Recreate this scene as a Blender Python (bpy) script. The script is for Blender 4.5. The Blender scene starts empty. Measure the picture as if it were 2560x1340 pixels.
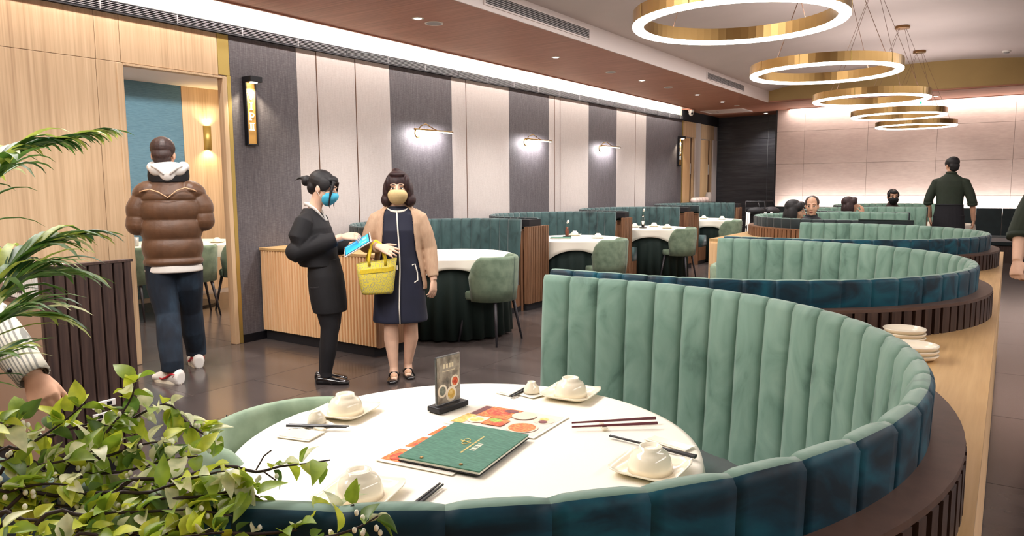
import bpy, bmesh, math, random
from mathutils import Vector, Matrix, Euler, Quaternion
random.seed(7)
PI = math.pi
C = bpy.context.scene.collection
SC = bpy.context.scene

# ---------------------------------------------------------------- camera
F, H = 1820.0, 1.40
_y = Vector((1248, -215, F)).normalized()
_d = -Vector((126, 16130, F)).normalized()
_u = (_d - _y * _d.dot(_y)).normalized()
_x = _y.cross(_u)
cam_d = bpy.data.cameras.new('camera')
cam_d.sensor_width = 36.0
cam_d.lens = F / 2560 * 36.0
cam_d.clip_start = 0.02
cam = bpy.data.objects.new('camera', cam_d)
C.objects.link(cam)
cam.matrix_world = Matrix(((_x.x, -_x.y, -_x.z, 0), (_y.x, -_y.y, -_y.z, 0), (_u.x, -_u.y, -_u.z, H), (0, 0, 0, 1)))
SC.camera = cam
def ray(px, py):
    c = Vector((px - 1280, py - 670, F)) / F
    return Vector((_x.dot(c), _y.dot(c), _u.dot(c)))
def at(px, py, z):
    r = ray(px, py); return Vector((0, 0, H)) + r * ((z - H) / r.z)
def dep(px, py, s):
    return Vector((0, 0, H)) + ray(px, py) * s

# ---------------------------------------------------------------- world, exposure, large lights
w = bpy.data.worlds.new('world'); SC.world = w
w.use_nodes = True
w.node_tree.nodes['Background'].inputs[0].default_value = (0.9, 0.85, 0.85, 1)
w.node_tree.nodes['Background'].inputs[1].default_value = 0.05
SC.view_settings.view_transform = 'Standard'
SC.view_settings.look = 'None'
SC.view_settings.exposure = 0.78
SC.view_settings.gamma = 1.0
SC.view_settings.use_curve_mapping = False
SC.cycles.max_bounces = 10
SC.cycles.diffuse_bounces = 7
SC.cycles.glossy_bounces = 4
SC.cycles.transmission_bounces = 6
SC.cycles.transparent_max_bounces = 8
SC.cycles.caustics_reflective = False
SC.cycles.caustics_refractive = False
SC.cycles.sample_clamp_indirect = 4.0

def area(name, loc, rot, sx, sy, power, col=(1, 0.93, 0.86), spread=PI):
    l = bpy.data.lights.new(name, 'AREA'); l.shape = 'RECTANGLE'; l.size = sx; l.size_y = sy
    l.energy = power; l.color = col; l.spread = spread
    o = bpy.data.objects.new(name, l); C.objects.link(o); o.location = loc; o.rotation_euler = rot
    return o
def spot(name, loc, rot, power, angle, col=(1, 0.92, 0.84), blend=0.6, r=0.03):
    l = bpy.data.lights.new(name, 'SPOT'); l.energy = power; l.spot_size = angle; l.spot_blend = blend
    l.color = col; l.shadow_soft_size = r
    o = bpy.data.objects.new(name, l); C.objects.link(o); o.location = loc; o.rotation_euler = rot
    return o
def point(name, loc, power, col, r=0.03):
    l = bpy.data.lights.new(name, 'POINT'); l.energy = power; l.color = col; l.shadow_soft_size = r
    o = bpy.data.objects.new(name, l); C.objects.link(o); o.location = loc
    return o
# LED strips in the coves
area('cove_light_left', (-5.478, 5.8, 2.985), (0, 0.62, 0), 0.03, 17.2, 70, (1, 0.95, 0.88))
area('cove_light_left_upper', (-5.40, 5.8, 3.06), (0, 1.35, 0), 0.04, 17.2, 60, (1, 0.94, 0.84))
area('cove_light_back_top', (-0.7, 15.84, 2.985), (0.55, 0, 0), 6.6, 0.03, 36, (1, 0.92, 0.86))
area('cove_light_back_low', (-0.7, 15.86, 0.82), (2.85, 0, 0), 6.6, 0.06, 56, (1, 0.94, 0.90))
# area lights added under the ceiling to fill the room, no real fittings
area('fill_light_front', (-3.2, 0.6, 3.1), (0, 0, 0), 1.2, 3.0, 75, (1, 0.95, 0.91))
area('fill_light_aisle', (2.0, 5.5, 2.9), (0, 0.35, 0), 0.6, 12.0, 130, (1, 0.95, 0.92))
area('fill_light_mid', (-2.75, 6.5, 3.14), (0, 0, 0), 0.25, 13.0, 150, (1, 0.95, 0.92))

# ---------------------------------------------------------------- materials
def lin(c):
    def g(v):
        v = v / 255.0
        return v / 12.92 if v <= 0.04045 else ((v + 0.055) / 1.055) ** 2.4
    return (g(c[0]), g(c[1]), g(c[2]), 1.0)
MATS = {}
def base_mat(name):
    m = bpy.data.materials.new(name); m.use_nodes = True
    MATS[name] = m
    return m, m.node_tree, m.node_tree.nodes['Principled BSDF']
def mat(name, col, rough=0.5, metal=0.0, emit=None, estr=0.0, sheen=0.0, sheen_tint=None, spec=None, coat=0.0, trans=0.0, alpha=1.0, var=0.0, vscale=30.0, bump=0.0):
    m, nt, p = base_mat(name)
    p.inputs['Base Color'].default_value = lin(col)
    p.inputs['Roughness'].default_value = rough
    p.inputs['Metallic'].default_value = metal
    if emit: p.inputs['Emission Color'].default_value = lin(emit); p.inputs['Emission Strength'].default_value = estr
    if sheen:
        p.inputs['Sheen Weight'].default_value = sheen; p.inputs['Sheen Roughness'].default_value = 0.4
        if sheen_tint: p.inputs['Sheen Tint'].default_value = lin(sheen_tint)
    if spec is not None: p.inputs['Specular IOR Level'].default_value = spec
    if coat: p.inputs['Coat Weight'].default_value = coat; p.inputs['Coat Roughness'].default_value = 0.08
    if trans: p.inputs['Transmission Weight'].default_value = trans
    p.inputs['Alpha'].default_value = alpha
    if var or bump:
        g = nt.nodes.new('ShaderNodeNewGeometry')
        n = nt.nodes.new('ShaderNodeTexNoise'); n.inputs['Scale'].default_value = vscale; n.inputs['Detail'].default_value = 4
        nt.links.new(g.outputs['Position'], n.inputs['Vector'])
        if var:
            r = nt.nodes.new('ShaderNodeValToRGB')
            a = [max(0, v * (1 - var)) for v in lin(col)[:3]]; b = [min(1, v * (1 + var)) for v in lin(col)[:3]]
            r.color_ramp.elements[0].position = 0.32; r.color_ramp.elements[1].position = 0.68
            r.color_ramp.elements[0].color = (*a, 1); r.color_ramp.elements[1].color = (*b, 1)
            nt.links.new(n.outputs['Fac'], r.inputs['Fac']); nt.links.new(r.outputs['Color'], p.inputs['Base Color'])
        if bump:
            bp = nt.nodes.new('ShaderNodeBump'); bp.inputs['Strength'].default_value = bump; bp.inputs['Distance'].default_value = 0.004
            nt.links.new(n.outputs['Fac'], bp.inputs['Height']); nt.links.new(bp.outputs['Normal'], p.inputs['Normal'])
    return m
def grain(name, cols, scale, rough=0.45, detail=5, pos=(0.25, 0.5, 0.75), distort=0.0, bump=0.0, spec=0.4, sheen=0.0, second=None, rnd=0.0):
    """Noise stretched by `scale` (x,y,z) in world space through a colour ramp: wood grain, woven cloth, stone."""
    m, nt, p = base_mat(name)
    p.inputs['Roughness'].default_value = rough
    p.inputs['Specular IOR Level'].default_value = spec
    if sheen: p.inputs['Sheen Weight'].default_value = sheen
    g = nt.nodes.new('ShaderNodeNewGeometry')
    mp = nt.nodes.new('ShaderNodeMapping'); mp.inputs['Scale'].default_value = scale
    nt.links.new(g.outputs['Position'], mp.inputs['Vector'])
    if rnd:
        oi = nt.nodes.new('ShaderNodeObjectInfo')
        mu = nt.nodes.new('ShaderNodeMath'); mu.operation = 'MULTIPLY'; mu.inputs[1].default_value = rnd
        nt.links.new(oi.outputs['Random'], mu.inputs[0]); nt.links.new(mu.outputs[0], mp.inputs['Location'])
    n = nt.nodes.new('ShaderNodeTexNoise'); n.inputs['Scale'].default_value = 1.0; n.inputs['Detail'].default_value = detail
    n.inputs['Distortion'].default_value = distort
    nt.links.new(mp.outputs['Vector'], n.inputs['Vector'])
    fac = n.outputs['Fac']
    if second:
        mp2 = nt.nodes.new('ShaderNodeMapping'); mp2.inputs['Scale'].default_value = second
        nt.links.new(g.outputs['Position'], mp2.inputs['Vector'])
        n2 = nt.nodes.new('ShaderNodeTexNoise'); n2.inputs['Scale'].default_value = 1.0; n2.inputs['Detail'].default_value = 3
        nt.links.new(mp2.outputs['Vector'], n2.inputs['Vector'])
        mx = nt.nodes.new('ShaderNodeMath'); mx.operation = 'ADD'
        nt.links.new(n.outputs['Fac'], mx.inputs[0]); nt.links.new(n2.outputs['Fac'], mx.inputs[1])
        hf = nt.nodes.new('ShaderNodeMath'); hf.operation = 'MULTIPLY'; hf.inputs[1].default_value = 0.5
        nt.links.new(mx.outputs[0], hf.inputs[0]); fac = hf.outputs[0]
    r = nt.nodes.new('ShaderNodeValToRGB')
    els = r.color_ramp.elements
    while len(els) < len(cols): els.new(0.5)
    for i, c in enumerate(cols):
        els[i].position = pos[i] if len(pos) == len(cols) else 0.25 + 0.5 * i / max(1, len(cols) - 1)
    for i, c in enumerate(cols): els[i].color = lin(c)
    nt.links.new(fac, r.inputs['Fac']); nt.links.new(r.outputs['Color'], p.inputs['Base Color'])
    if bump:
        bp = nt.nodes.new('ShaderNodeBump'); bp.inputs['Strength'].default_value = bump; bp.inputs['Distance'].default_value = 0.003
        nt.links.new(fac, bp.inputs['Height']); nt.links.new(bp.outputs['Normal'], p.inputs['Normal'])
    return m
def emis(name, col, s):
    m, nt, p = base_mat(name)
    p.inputs['Base Color'].default_value = lin(col)
    p.inputs['Emission Color'].default_value = lin(col); p.inputs['Emission Strength'].default_value = s
    return m

M_tile = grain('floor_stone', [(66, 59, 57), (78, 70, 68), (88, 80, 77)], (1.6, 4, 2), rough=0.19, detail=6, spec=0.55, bump=0.04, rnd=9.0)
M_grout = mat('floor_grout', (150, 141, 136), 0.7)
M_plaster = mat('ceiling_plaster', (196, 184, 182), 0.8, var=0.02, vscale=3)
M_fascia = mat('fascia_paint', (216, 205, 202), 0.7)
M_soffit = grain('soffit_wood', [(138, 90, 71), (164, 110, 89), (182, 128, 105)], (1.3, 42, 1), rough=0.5, detail=6)
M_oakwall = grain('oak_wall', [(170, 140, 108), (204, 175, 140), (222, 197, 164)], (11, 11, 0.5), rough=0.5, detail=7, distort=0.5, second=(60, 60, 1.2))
M_oaklit = grain('oak_cove_glow', [(240, 226, 206), (248, 238, 222)], (9, 5, 0.5), rough=0.6)  # wall oak paled, so the cove glow is put into its colour
M_greyfab = grain('grey_linen', [(66, 63, 67), (92, 88, 92), (120, 115, 119)], (150, 150, 8), rough=0.62, detail=3, second=(30, 30, 260), spec=0.3, bump=0.1)
M_whitefab = grain('white_linen', [(176, 168, 165), (190, 182, 179), (200, 193, 190)], (120, 120, 8), rough=0.8, detail=3, second=(40, 40, 200), spec=0.2)
M_bronze = mat('bronze_trim', (112, 84, 68), 0.4, 0.6)
M_gold = mat('gold_trim', (184, 160, 92), 0.42, 0.7)
M_brass = mat('brushed_brass', (150, 120, 76), 0.30, 1.0)
M_brassd = mat('dark_brass', (138, 104, 70), 0.35, 1.0)
M_black = mat('black_metal', (24, 23, 28), 0.4, 0.3)
M_blackmatte = mat('black_matte', (19, 18, 24), 0.75)
M_grille = mat('grille_black', (34, 34, 40), 0.5)
M_grilleslat = mat('grille_slat', (140, 138, 142), 0.45)
M_white = mat('white_plastic', (232, 228, 222), 0.4)
M_ventgrey = mat('vent_grey', (150, 146, 146), 0.5)
M_ventdark = mat('vent_dark', (52, 48, 52), 0.7)
M_glow = emis('ring_diffuser', (255, 247, 234), 6.0)
M_glownear = emis('near_ring_diffuser', (255, 247, 234), 3.0)
M_ceilfill = emis('added_ceiling_fill', (255, 243, 236), 21.0)  # added glow on top of the rings, brightens the ceiling
M_lamp = emis('lamp_glow', (255, 244, 226), 9.0)
M_warm = emis('warm_glow', (255, 214, 130), 5.0)
M_olive = mat('olive_plaster', (168, 142, 92), 0.75, var=0.03, vscale=4)
M_beige = grain('beige_stone', [(176, 156, 148), (190, 170, 161), (202, 184, 174)], (2.5, 2, 9), rough=0.6, detail=8, second=(9, 9, 30))
M_darkstone = grain('dark_stone', [(34, 34, 40), (50, 50, 56), (68, 68, 72)], (1.6, 1.6, 16), rough=0.45, detail=7, distort=1.2)
M_lightgrout = mat('light_grout', (122, 122, 124), 0.8)
M_velvet = grain('sage_velvet', [(80, 110, 98), (105, 138, 124), (124, 154, 140)], (8, 8, 5), rough=0.62, detail=5, distort=1.4, pos=(0.28, 0.43, 0.7), sheen=0.25, spec=0.25)
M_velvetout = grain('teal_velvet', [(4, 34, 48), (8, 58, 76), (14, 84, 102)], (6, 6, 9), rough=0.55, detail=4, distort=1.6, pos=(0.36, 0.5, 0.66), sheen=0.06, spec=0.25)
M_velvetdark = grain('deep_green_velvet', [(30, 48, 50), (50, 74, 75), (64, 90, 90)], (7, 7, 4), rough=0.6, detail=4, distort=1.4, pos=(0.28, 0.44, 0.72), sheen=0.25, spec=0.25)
M_seat = grain('seat_velvet', [(16, 44, 44), (26, 62, 60), (36, 78, 74)], (9, 9, 9), rough=0.6, detail=4, distort=1.2, sheen=0.15, spec=0.2)
M_velvetblack = grain('black_green_velvet', [(14, 28, 32), (24, 42, 46)], (8, 8, 8), rough=0.6, sheen=0.12)
M_suede = grain('sage_suede', [(112, 134, 112), (134, 156, 132), (152, 172, 148)], (14, 14, 14), rough=0.75, detail=6, sheen=0.15, spec=0.2)
M_suede2 = grain('olive_suede', [(86, 104, 86), (108, 126, 106), (124, 142, 120)], (14, 14, 14), rough=0.75, detail=6, sheen=0.15, spec=0.2)
M_cloth = mat('white_tablecloth', (236, 231, 218), 0.85, spec=0.2, vscale=9, bump=0.5)
M_skirt = mat('dark_green_skirt', (14, 34, 30), 0.8)
M_porc = mat('white_porcelain', (240, 231, 210), 0.12, coat=0.4)
M_oakslat = grain('oak_slat', [(222, 180, 130), (238, 200, 152), (246, 214, 170)], (40, 40, 2), rough=0.5, detail=5, rnd=5.0)
M_oaktop = grain('oak_top', [(176, 140, 92), (198, 162, 112), (212, 178, 128)], (26, 1.6, 10), rough=0.38, detail=6, second=(90, 4, 10))
M_walnut = grain('walnut_slat', [(96, 66, 48), (122, 88, 64), (142, 106, 80)], (60, 60, 3), rough=0.5, detail=5, rnd=5.0)
M_darkwal = grain('dark_walnut_slat', [(46, 34, 32), (66, 49, 44), (84, 64, 56)], (60, 60, 4), rough=0.5, detail=5, rnd=5.0)
M_taupe = mat('taupe_laminate', (150, 124, 106), 0.5, var=0.05, vscale=5)
M_teal = grain('teal_wallcloth', [(70, 104, 124), (82, 118, 138), (92, 128, 146)], (14, 14, 150), rough=0.8, detail=3)
M_dkleg = mat('dark_leg', (46, 44, 50), 0.45)
M_glass = mat('clear_glass', (250, 250, 250), 0.03, trans=1.0)
M_acryl = mat('clear_acrylic', (240, 245, 248), 0.03, trans=0.9)
M_screen = emis('tablet_screen', (40, 150, 225), 0.75)
M_skin = mat('skin', (226, 186, 160), 0.5, var=0.06, vscale=18)
M_skin2 = mat('skin_tan', (206, 160, 132), 0.5, var=0.06, vscale=18)
M_hair = mat('black_hair', (18, 15, 19), 0.6, var=0.3, vscale=90)
M_hairbrown = mat('auburn_hair', (44, 20, 22), 0.58, var=0.5, vscale=60)
M_hairman = mat('brown_hair', (52, 32, 28), 0.5, var=0.5, vscale=120)
M_eyew = mat('eye_white', (235, 230, 225), 0.3)
M_eyed = mat('eye_dark', (26, 16, 14), 0.2)

# ---------------------------------------------------------------- mesh helpers
class MB:
    def __init__(s): s.v = []; s.f = []; s.m = []
    def add(s, vs, fs, mi=0):
        k = len(s.v); s.v += [tuple(v) for v in vs]
        for f in fs: s.f.append(tuple(i + k for i in f)); s.m.append(mi)
        return s
    def box(s, x0, x1, y0, y1, z0, z1, mi=0):
        return s.add([(x0, y0, z0), (x1, y0, z0), (x1, y1, z0), (x0, y1, z0), (x0, y0, z1), (x1, y0, z1), (x1, y1, z1), (x0, y1, z1)],
                     [(3, 2, 1, 0), (4, 5, 6, 7), (0, 1, 5, 4), (1, 2, 6, 5), (2, 3, 7, 6), (3, 0, 4, 7)], mi)
    def obox(s, c, sz, R, mi=0):
        M = R.to_matrix() if not isinstance(R, Matrix) else R
        vs = [Vector(c) + M @ Vector((a * sz[0] / 2, b * sz[1] / 2, d * sz[2] / 2)) for d in (-1, 1) for a, b in ((-1, -1), (1, -1), (1, 1), (-1, 1))]
        return s.add(vs, [(3, 2, 1, 0), (4, 5, 6, 7), (0, 1, 5, 4), (1, 2, 6, 5), (2, 3, 7, 6), (3, 0, 4, 7)], mi)
    def tube(s, pts, rs, n=8, mi=0, cap=True):
        pts = [Vector(p) for p in pts]
        if not isinstance(rs, (list, tuple)): rs = [rs] * len(pts)
        rings = []; prev = None
        for i, p in enumerate(pts):
            t = (pts[min(i + 1, len(pts) - 1)] - pts[max(i - 1, 0)]).normalized()
            if prev is None:
                a = Vector((0, 0, 1)) if abs(t.z) < 0.9 else Vector((1, 0, 0))
                u = t.cross(a).normalized()
            else: u = (prev - t * prev.dot(t)).normalized()
            prev = u; w_ = t.cross(u)
            r = rs[i]; rx, ry = r if isinstance(r, (tuple, list)) else (r, r)
            rings.append([p + u * (math.cos(2 * PI * k / n) * rx) + w_ * (math.sin(2 * PI * k / n) * ry) for k in range(n)])
        return s.rings(rings, mi, cap)
    def rings(s, rings, mi=0, cap=True, closed=True):
        n = len(rings[0]); vs = [v for r in rings for v in r]; fs = []
        for i in range(len(rings) - 1):
            for k in range(n if closed else n - 1):
                a, b = i * n + k, i * n + (k + 1) % n
                fs.append((a, b, b + n, a + n))
        if cap:
            fs.append(tuple(reversed(range(n)))); fs.append(tuple(range((len(rings) - 1) * n, len(rings) * n)))
        return s.add(vs, fs, mi)
    def lathe(s, prof, c=(0, 0, 0), n=24, mi=0, cap=False):
        rings = [[(c[0] + r * math.cos(2 * PI * k / n), c[1] + r * math.sin(2 * PI * k / n), c[2] + z) for k in range(n)] for r, z in prof]
        return s.rings(rings, mi, cap)
    def ell(s, c, r, R=None, n=16, m=10, mi=0):
        vs = []; fs = []
        for i in range(m + 1):
            t = PI * i / m
            for k in range(n):
                v = Vector((r[0] * math.sin(t) * math.cos(2 * PI * k / n), r[1] * math.sin(t) * math.sin(2 * PI * k / n), r[2] * math.cos(t)))
                if R: v = R @ v
                vs.append(Vector(c) + v)
        for i in range(m):
            for k in range(n):
                a, b = i * n + k, i * n + (k + 1) % n
                fs.append((a, a + n, b + n, b))
        return s.add(vs, fs, mi)
    def prism(s, poly, z0, z1, mi=0):
        n = len(poly)
        vs = [(x, y, z0) for x, y in poly] + [(x, y, z1) for x, y in poly]
        fs = [tuple(reversed(range(n))), tuple(range(n, 2 * n))] + [(i, (i + 1) % n, n + (i + 1) % n, n + i) for i in range(n)]
        return s.add(vs, fs, mi)
    def shift(s, d):
        s.v = [(v[0] - d[0], v[1] - d[1], v[2] - d[2]) for v in s.v]; return s
    def mesh(s, name, mats, smooth=False, clean=False):
        me = bpy.data.meshes.new(name); me.from_pydata(s.v, [], s.f)
        if not isinstance(mats, (list, tuple)): mats = [mats]
        for m in mats: me.materials.append(m)
        if any(s.m): me.polygons.foreach_set('material_index', s.m)
        if clean:
            b = bmesh.new(); b.from_mesh(me); bmesh.ops.remove_doubles(b, verts=b.verts, dist=1e-5)
            bmesh.ops.recalc_face_normals(b, faces=b.faces); b.to_mesh(me); b.free()
        if smooth: me.polygons.foreach_set('use_smooth', [True] * len(me.polygons))
        me.update(); return me
def link(name, me, parent=None, loc=None, bevel=0.0, autosmooth=False):
    o = bpy.data.objects.new(name, me); C.objects.link(o)
    if parent: o.parent = parent
    if loc is not None: o.location = loc
    if bevel:
        b = o.modifiers.new('bevel', 'BEVEL'); b.width = bevel; b.segments = 2; b.limit_method = 'ANGLE'; b.angle_limit = 0.6
    return o
def part(name, mb, mats, parent=None, loc=None, smooth=False, bevel=0.0, clean=False):
    return link(name, mb.mesh(name, mats, smooth, clean), parent, loc, bevel)
def tag(o, label, cat, group=None, kind=None):
    o['label'] = label; o['category'] = cat
    if group: o['group'] = group
    if kind: o['kind'] = kind
    return o
def thing(name, label, cat, loc=(0, 0, 0), rotz=0.0, group=None):
    o = bpy.data.objects.new(name, None); C.objects.link(o); o.location = loc; o.rotation_euler = (0, 0, rotz)
    o.empty_display_size = 0.1
    return tag(o, label, cat, group)
def struct(name, mb, mats, smooth=False, clean=False, bevel=0.0):
    o = part(name, mb, mats, None, None, smooth, bevel, clean); o['kind'] = 'structure'; return o
def estruct(name):
    o = bpy.data.objects.new(name, None); C.objects.link(o); o['kind'] = 'structure'; return o
def kids(o): return [c for c in o.children]
def copy_tree(src, loc=None, rotz=None, label=None, parent=None):
    r = src.copy(); C.objects.link(r)
    if parent: r.parent = parent
    if loc is not None: r.location = loc
    if rotz is not None: r.rotation_euler = (0, 0, rotz)
    if label: r['label'] = label
    for ch in kids(src): copy_tree(ch, parent=r)
    return r
# ================================================================ ROOM
XW = -5.69                       # face of the left wall
# ---- floor: bed plus single tiles in running bond
fl = struct('floor', MB().box(-9.4, 2.75, -3.2, 17.4, -0.12, -0.0025), M_grout)
tm = MB().box(0.0025, 0.5975, 0.0025, 1.1975, -0.002, 0.0).mesh('tile', M_tile)
for i in range(19):
    for j in range(16):
        x = -8.72 + 0.6 * i
        y = -2.0 + 1.2 * j + (0.44 if i % 2 else -0.04)
        o = link('tile', tm, fl, (x, y, random.uniform(-0.0003, 0.0)))
# ---- left wall
wl = estruct('wall_left')
core = MB()
segs = [(-3.2, 3.055, 0), (3.055, 3.915, 2.36), (3.915, 14.70, 0), (14.70, 15.39, 2.40), (15.39, 15.74, 0), (15.74, 16.52, 2.40), (16.52, 17.2, 0)]
for y0, y1, z0 in segs: core.box(-5.752, -5.712, y0, y1, z0, 3.2)
part('wall_core', core, M_fascia, wl)
def panel(nm, y0, y1, z0, z1, m, th=0.022, g=0.0015):
    return part(nm, MB().box(-5.712, -5.712 + th, y0 + g, y1 - g, z0 + g, z1 - g), m, wl, bevel=0.0015)
for y0, y1 in ((-3.2, -1.2), (-1.2, 0.2), (0.2, 1.52), (1.52, 2.855)):
    panel('oak_panel', y0, y1, 0, 2.365, M_oakwall)
panel('oak_panel', 2.855, 3.052, 0, 2.365, M_oakwall)
for y0, y1 in ((-3.2, 0.2), (0.2, 2.86), (2.86, 3.045), (3.045, 3.882)):
    panel('oak_panel', y0, y1, 2.365, 2.72, M_oakwall)
panel('gold_panel', 3.882, 3.995, 2.372, 2.72, M_gold)
panel('gold_trim', 3.955, 3.995, 0, 2.372, M_gold, 0.03)
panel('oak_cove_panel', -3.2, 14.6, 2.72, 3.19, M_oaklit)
pans = [(3.995, 4.722, 0), (4.722, 4.96, 1), (4.968, 5.476, 1), (5.484, 5.989, 1), (5.989, 7.062, 0), (7.062, 7.342, 1), (7.35, 8.296, 1),
        (8.296, 9.334, 0), (9.334, 9.492, 1), (9.50, 9.656, 1), (9.664, 10.57, 1), (10.57, 11.582, 0), (11.582, 12.345, 1), (12.353, 12.82, 1), (12.82, 14.63, 0)]
for y0, y1, k in pans:
    panel('grey_linen_panel' if k == 0 else 'white_linen_panel', y0, y1, 0.0, 2.72, M_whitefab if k else M_greyfab)
for y in (4.964, 5.48, 7.346, 9.496, 9.66, 12.349): panel('bronze_strip', y - 0.004, y + 0.004, 0.0, 2.72, M_bronze, 0.026, 0)
panel('gold_trim', 14.63, 14.70, 0, 2.72, M_gold)
panel('oak_panel', 14.70, 15.42, 2.40, 2.72, M_oakwall)
panel('grey_post', 15.42, 15.72, 0.0, 2.74, mat('grey_post', (196, 186, 180), 0.5), 0.03)
panel('oak_panel', 15.72, 16.60, 2.40, 2.72, M_oakwall)
panel('white_post', 16.56, 16.83, 0, 2.40, M_fascia)
struct('baseboard_left', MB().box(-5.70, -5.675, 3.995, 14.6, 0, 0.075), M_black)
# entrance to the private room: oak lining of the opening
dr = estruct('door_1')
part('jamb', MB().box(-5.757, -5.68, 3.005, 3.055, 0, 2.36), M_oakwall, dr, bevel=0.006)
part('jamb', MB().box(-5.757, -5.68, 3.912, 3.955, 0, 2.36), M_oakwall, dr, bevel=0.004)
part('lintel', MB().box(-5.757, -5.68, 3.055, 3.912, 2.345, 2.362), M_oakwall, dr)
for nm, y0, y1 in (('door_2', 14.70, 15.39), ('door_3', 15.74, 16.52)):
    d = estruct(nm)
    part('leaf', MB().box(-5.752, -5.735, y0 + 0.01, y1 - 0.16, 0.01, 2.39), M_oakslat, d, bevel=0.003)
    part('shadow_gap', MB().box(-5.76, -5.745, y1 - 0.16, y1 - 0.06, 0.01, 2.39), M_bronze, d)
    part('handle_plate', MB().box(-5.745, -5.73, y1 - 0.155, y1 - 0.12, 1.62, 1.85), M_white, d)
    part('jamb', MB().box(-5.755, -5.70, y1 - 0.06, y1, 0.0, 2.40), M_oakwall, d)
# ---- black linear grille along the top of the left wall
g = thing('linear_grille', 'long black linear air grille along the top of the left wall', 'grille', (XW, -1.0, 2.72))
part('backing', MB().box(-0.02, 0.006, -2.2, 15.7, 0.0, 0.088), M_blackmatte, g)
fr = MB().box(0.006, 0.03, -2.2, 15.7, 0.0, 0.010).box(0.006, 0.03, -2.2, 15.7, 0.080, 0.088)
part('rail', fr, M_grille, g)
sl = MB()
for k in range(5): sl.box(0.020, 0.027, -2.2, 15.6, 0.0185 + 0.0132 * k, 0.0218 + 0.0132 * k)
o = part('slat', sl, M_grilleslat, g); o['kind'] = 'stuff'
y = -2.2
while y < 15.6:
    part('divider', MB().box(0.008, 0.0285, y, y + 0.008, 0.010, 0.080), M_grilleslat if int(y * 2) % 4 else M_grille, g); y += 0.61
struct('trim_1', MB().box(-5.70, -5.672, 14.62, 16.85, 2.72, 2.93), M_blackmatte)
# ---- timber soffit, cove and fascia
sf = estruct('ceiling_soffit')
part('soffit_board', MB().box(-5.43, -3.9, -3.2, 14.65, 2.93, 2.955), M_soffit, sf)
part('soffit_board', MB().box(-5.72, -3.9, 14.65, 16.9, 2.93, 2.955), M_soffit, sf)
part('soffit_board', MB().box(-3.9, 2.75, 14.35, 15.80, 2.93, 2.955), M_soffit, sf)
part('cove_lip', MB().box(-5.455, -5.43, -3.2, 14.65, 2.92, 3.0), M_soffit, sf)
part('cove_top', MB().box(-5.72, -5.3, -3.2, 14.65, 3.19, 3.21), M_fascia, sf)
part('cove_back', MB().box(-5.33, -5.3, -3.2, 14.65, 2.955, 3.19), M_fascia, sf)
part('fascia', MB().box(-3.90, -3.885, -3.2, 14.36, 2.931, 3.2), M_fascia, sf)
part('cove_top', MB().box(-4.15, 2.75, 15.7, 16.1, 3.12, 3.15), M_fascia, sf)
part('cove_back', MB().box(-4.15, 2.75, 15.70, 15.72, 2.955, 3.12), M_fascia, sf)
part('cove_lip', MB().box(-3.9, 2.75, 15.80, 15.82, 2.92, 3.0), M_soffit, sf)
# access panel recessed in the soffit
ap = thing('access_panel', 'cream framed rectangular access panel set in the far wooden soffit', 'panel', (-5.03, 15.42, 2.93))
part('frame', MB().box(-0.44, 0.44, -0.36, -0.33, -0.012, 0).box(-0.44, 0.44, 0.33, 0.36, -0.012, 0).box(-0.44, -0.41, -0.33, 0.33, -0.012, 0).box(0.41, 0.44, -0.33, 0.33, -0.012, 0), M_fascia, ap)
part('cover', MB().box(-0.41, 0.41, -0.33, 0.33, -0.006, 0), M_beige, ap)
part('latch', MB().box(-0.2, -0.18, -0.05, 0.05, -0.014, -0.006), M_black, ap)
# vaulted plaster ceiling and its end wall
def vz(x): return 3.13 + 0.29 * (1 - ((x + 1.2) / 2.72) ** 2)
cv = MB(); N = 28
for i in range(N):
    x0 = -3.92 + 5.44 * i / N; x1 = -3.92 + 5.44 * (i + 1) / N
    cv.add([(x0, -3.2, vz(x0)), (x1, -3.2, vz(x1)), (x1, 14.4, vz(x1)), (x0, 14.4, vz(x0)), (x0, -3.2, vz(x0) + .06), (x1, -3.2, vz(x1) + .06), (x1, 14.4, vz(x1) + .06), (x0, 14.4, vz(x0) + .06)], [(0, 3, 2, 1), (4, 5, 6, 7)] + ([(0, 4, 7, 3)] if i == 0 else []) + ([(1, 2, 6, 5)] if i == N - 1 else []) + [(0, 1, 5, 4), (3, 7, 6, 2)])
top = MB(); 
ce = struct('ceiling', cv, M_plaster, clean=True)
ew = MB()
pts = [(-3.9, 2.93)] + [(1.52, 2.93)] + [(1.52 - 5.42 * i / N, vz(1.52 - 5.42 * i / N) + 0.02) for i in range(N + 1)]
vs = [(x, 14.36, z) for x, z in pts] + [(x, 14.40, z) for x, z in pts]; n = len(pts)
ew.add(vs, [tuple(range(n)), tuple(reversed(range(n, 2 * n)))] + [(i, i + n, (i + 1) % n + n, (i + 1) % n) for i in range(n)])
struct('trim_2', ew, M_olive)
part('soffit_board', MB().box(1.5, 2.75, -3.2, 14.36, 2.93, 2.955), M_soffit, sf)
part('fascia', MB().box(1.485, 1.5, -3.2, 14.36, 2.931, 3.2), M_fascia, sf)
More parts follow.
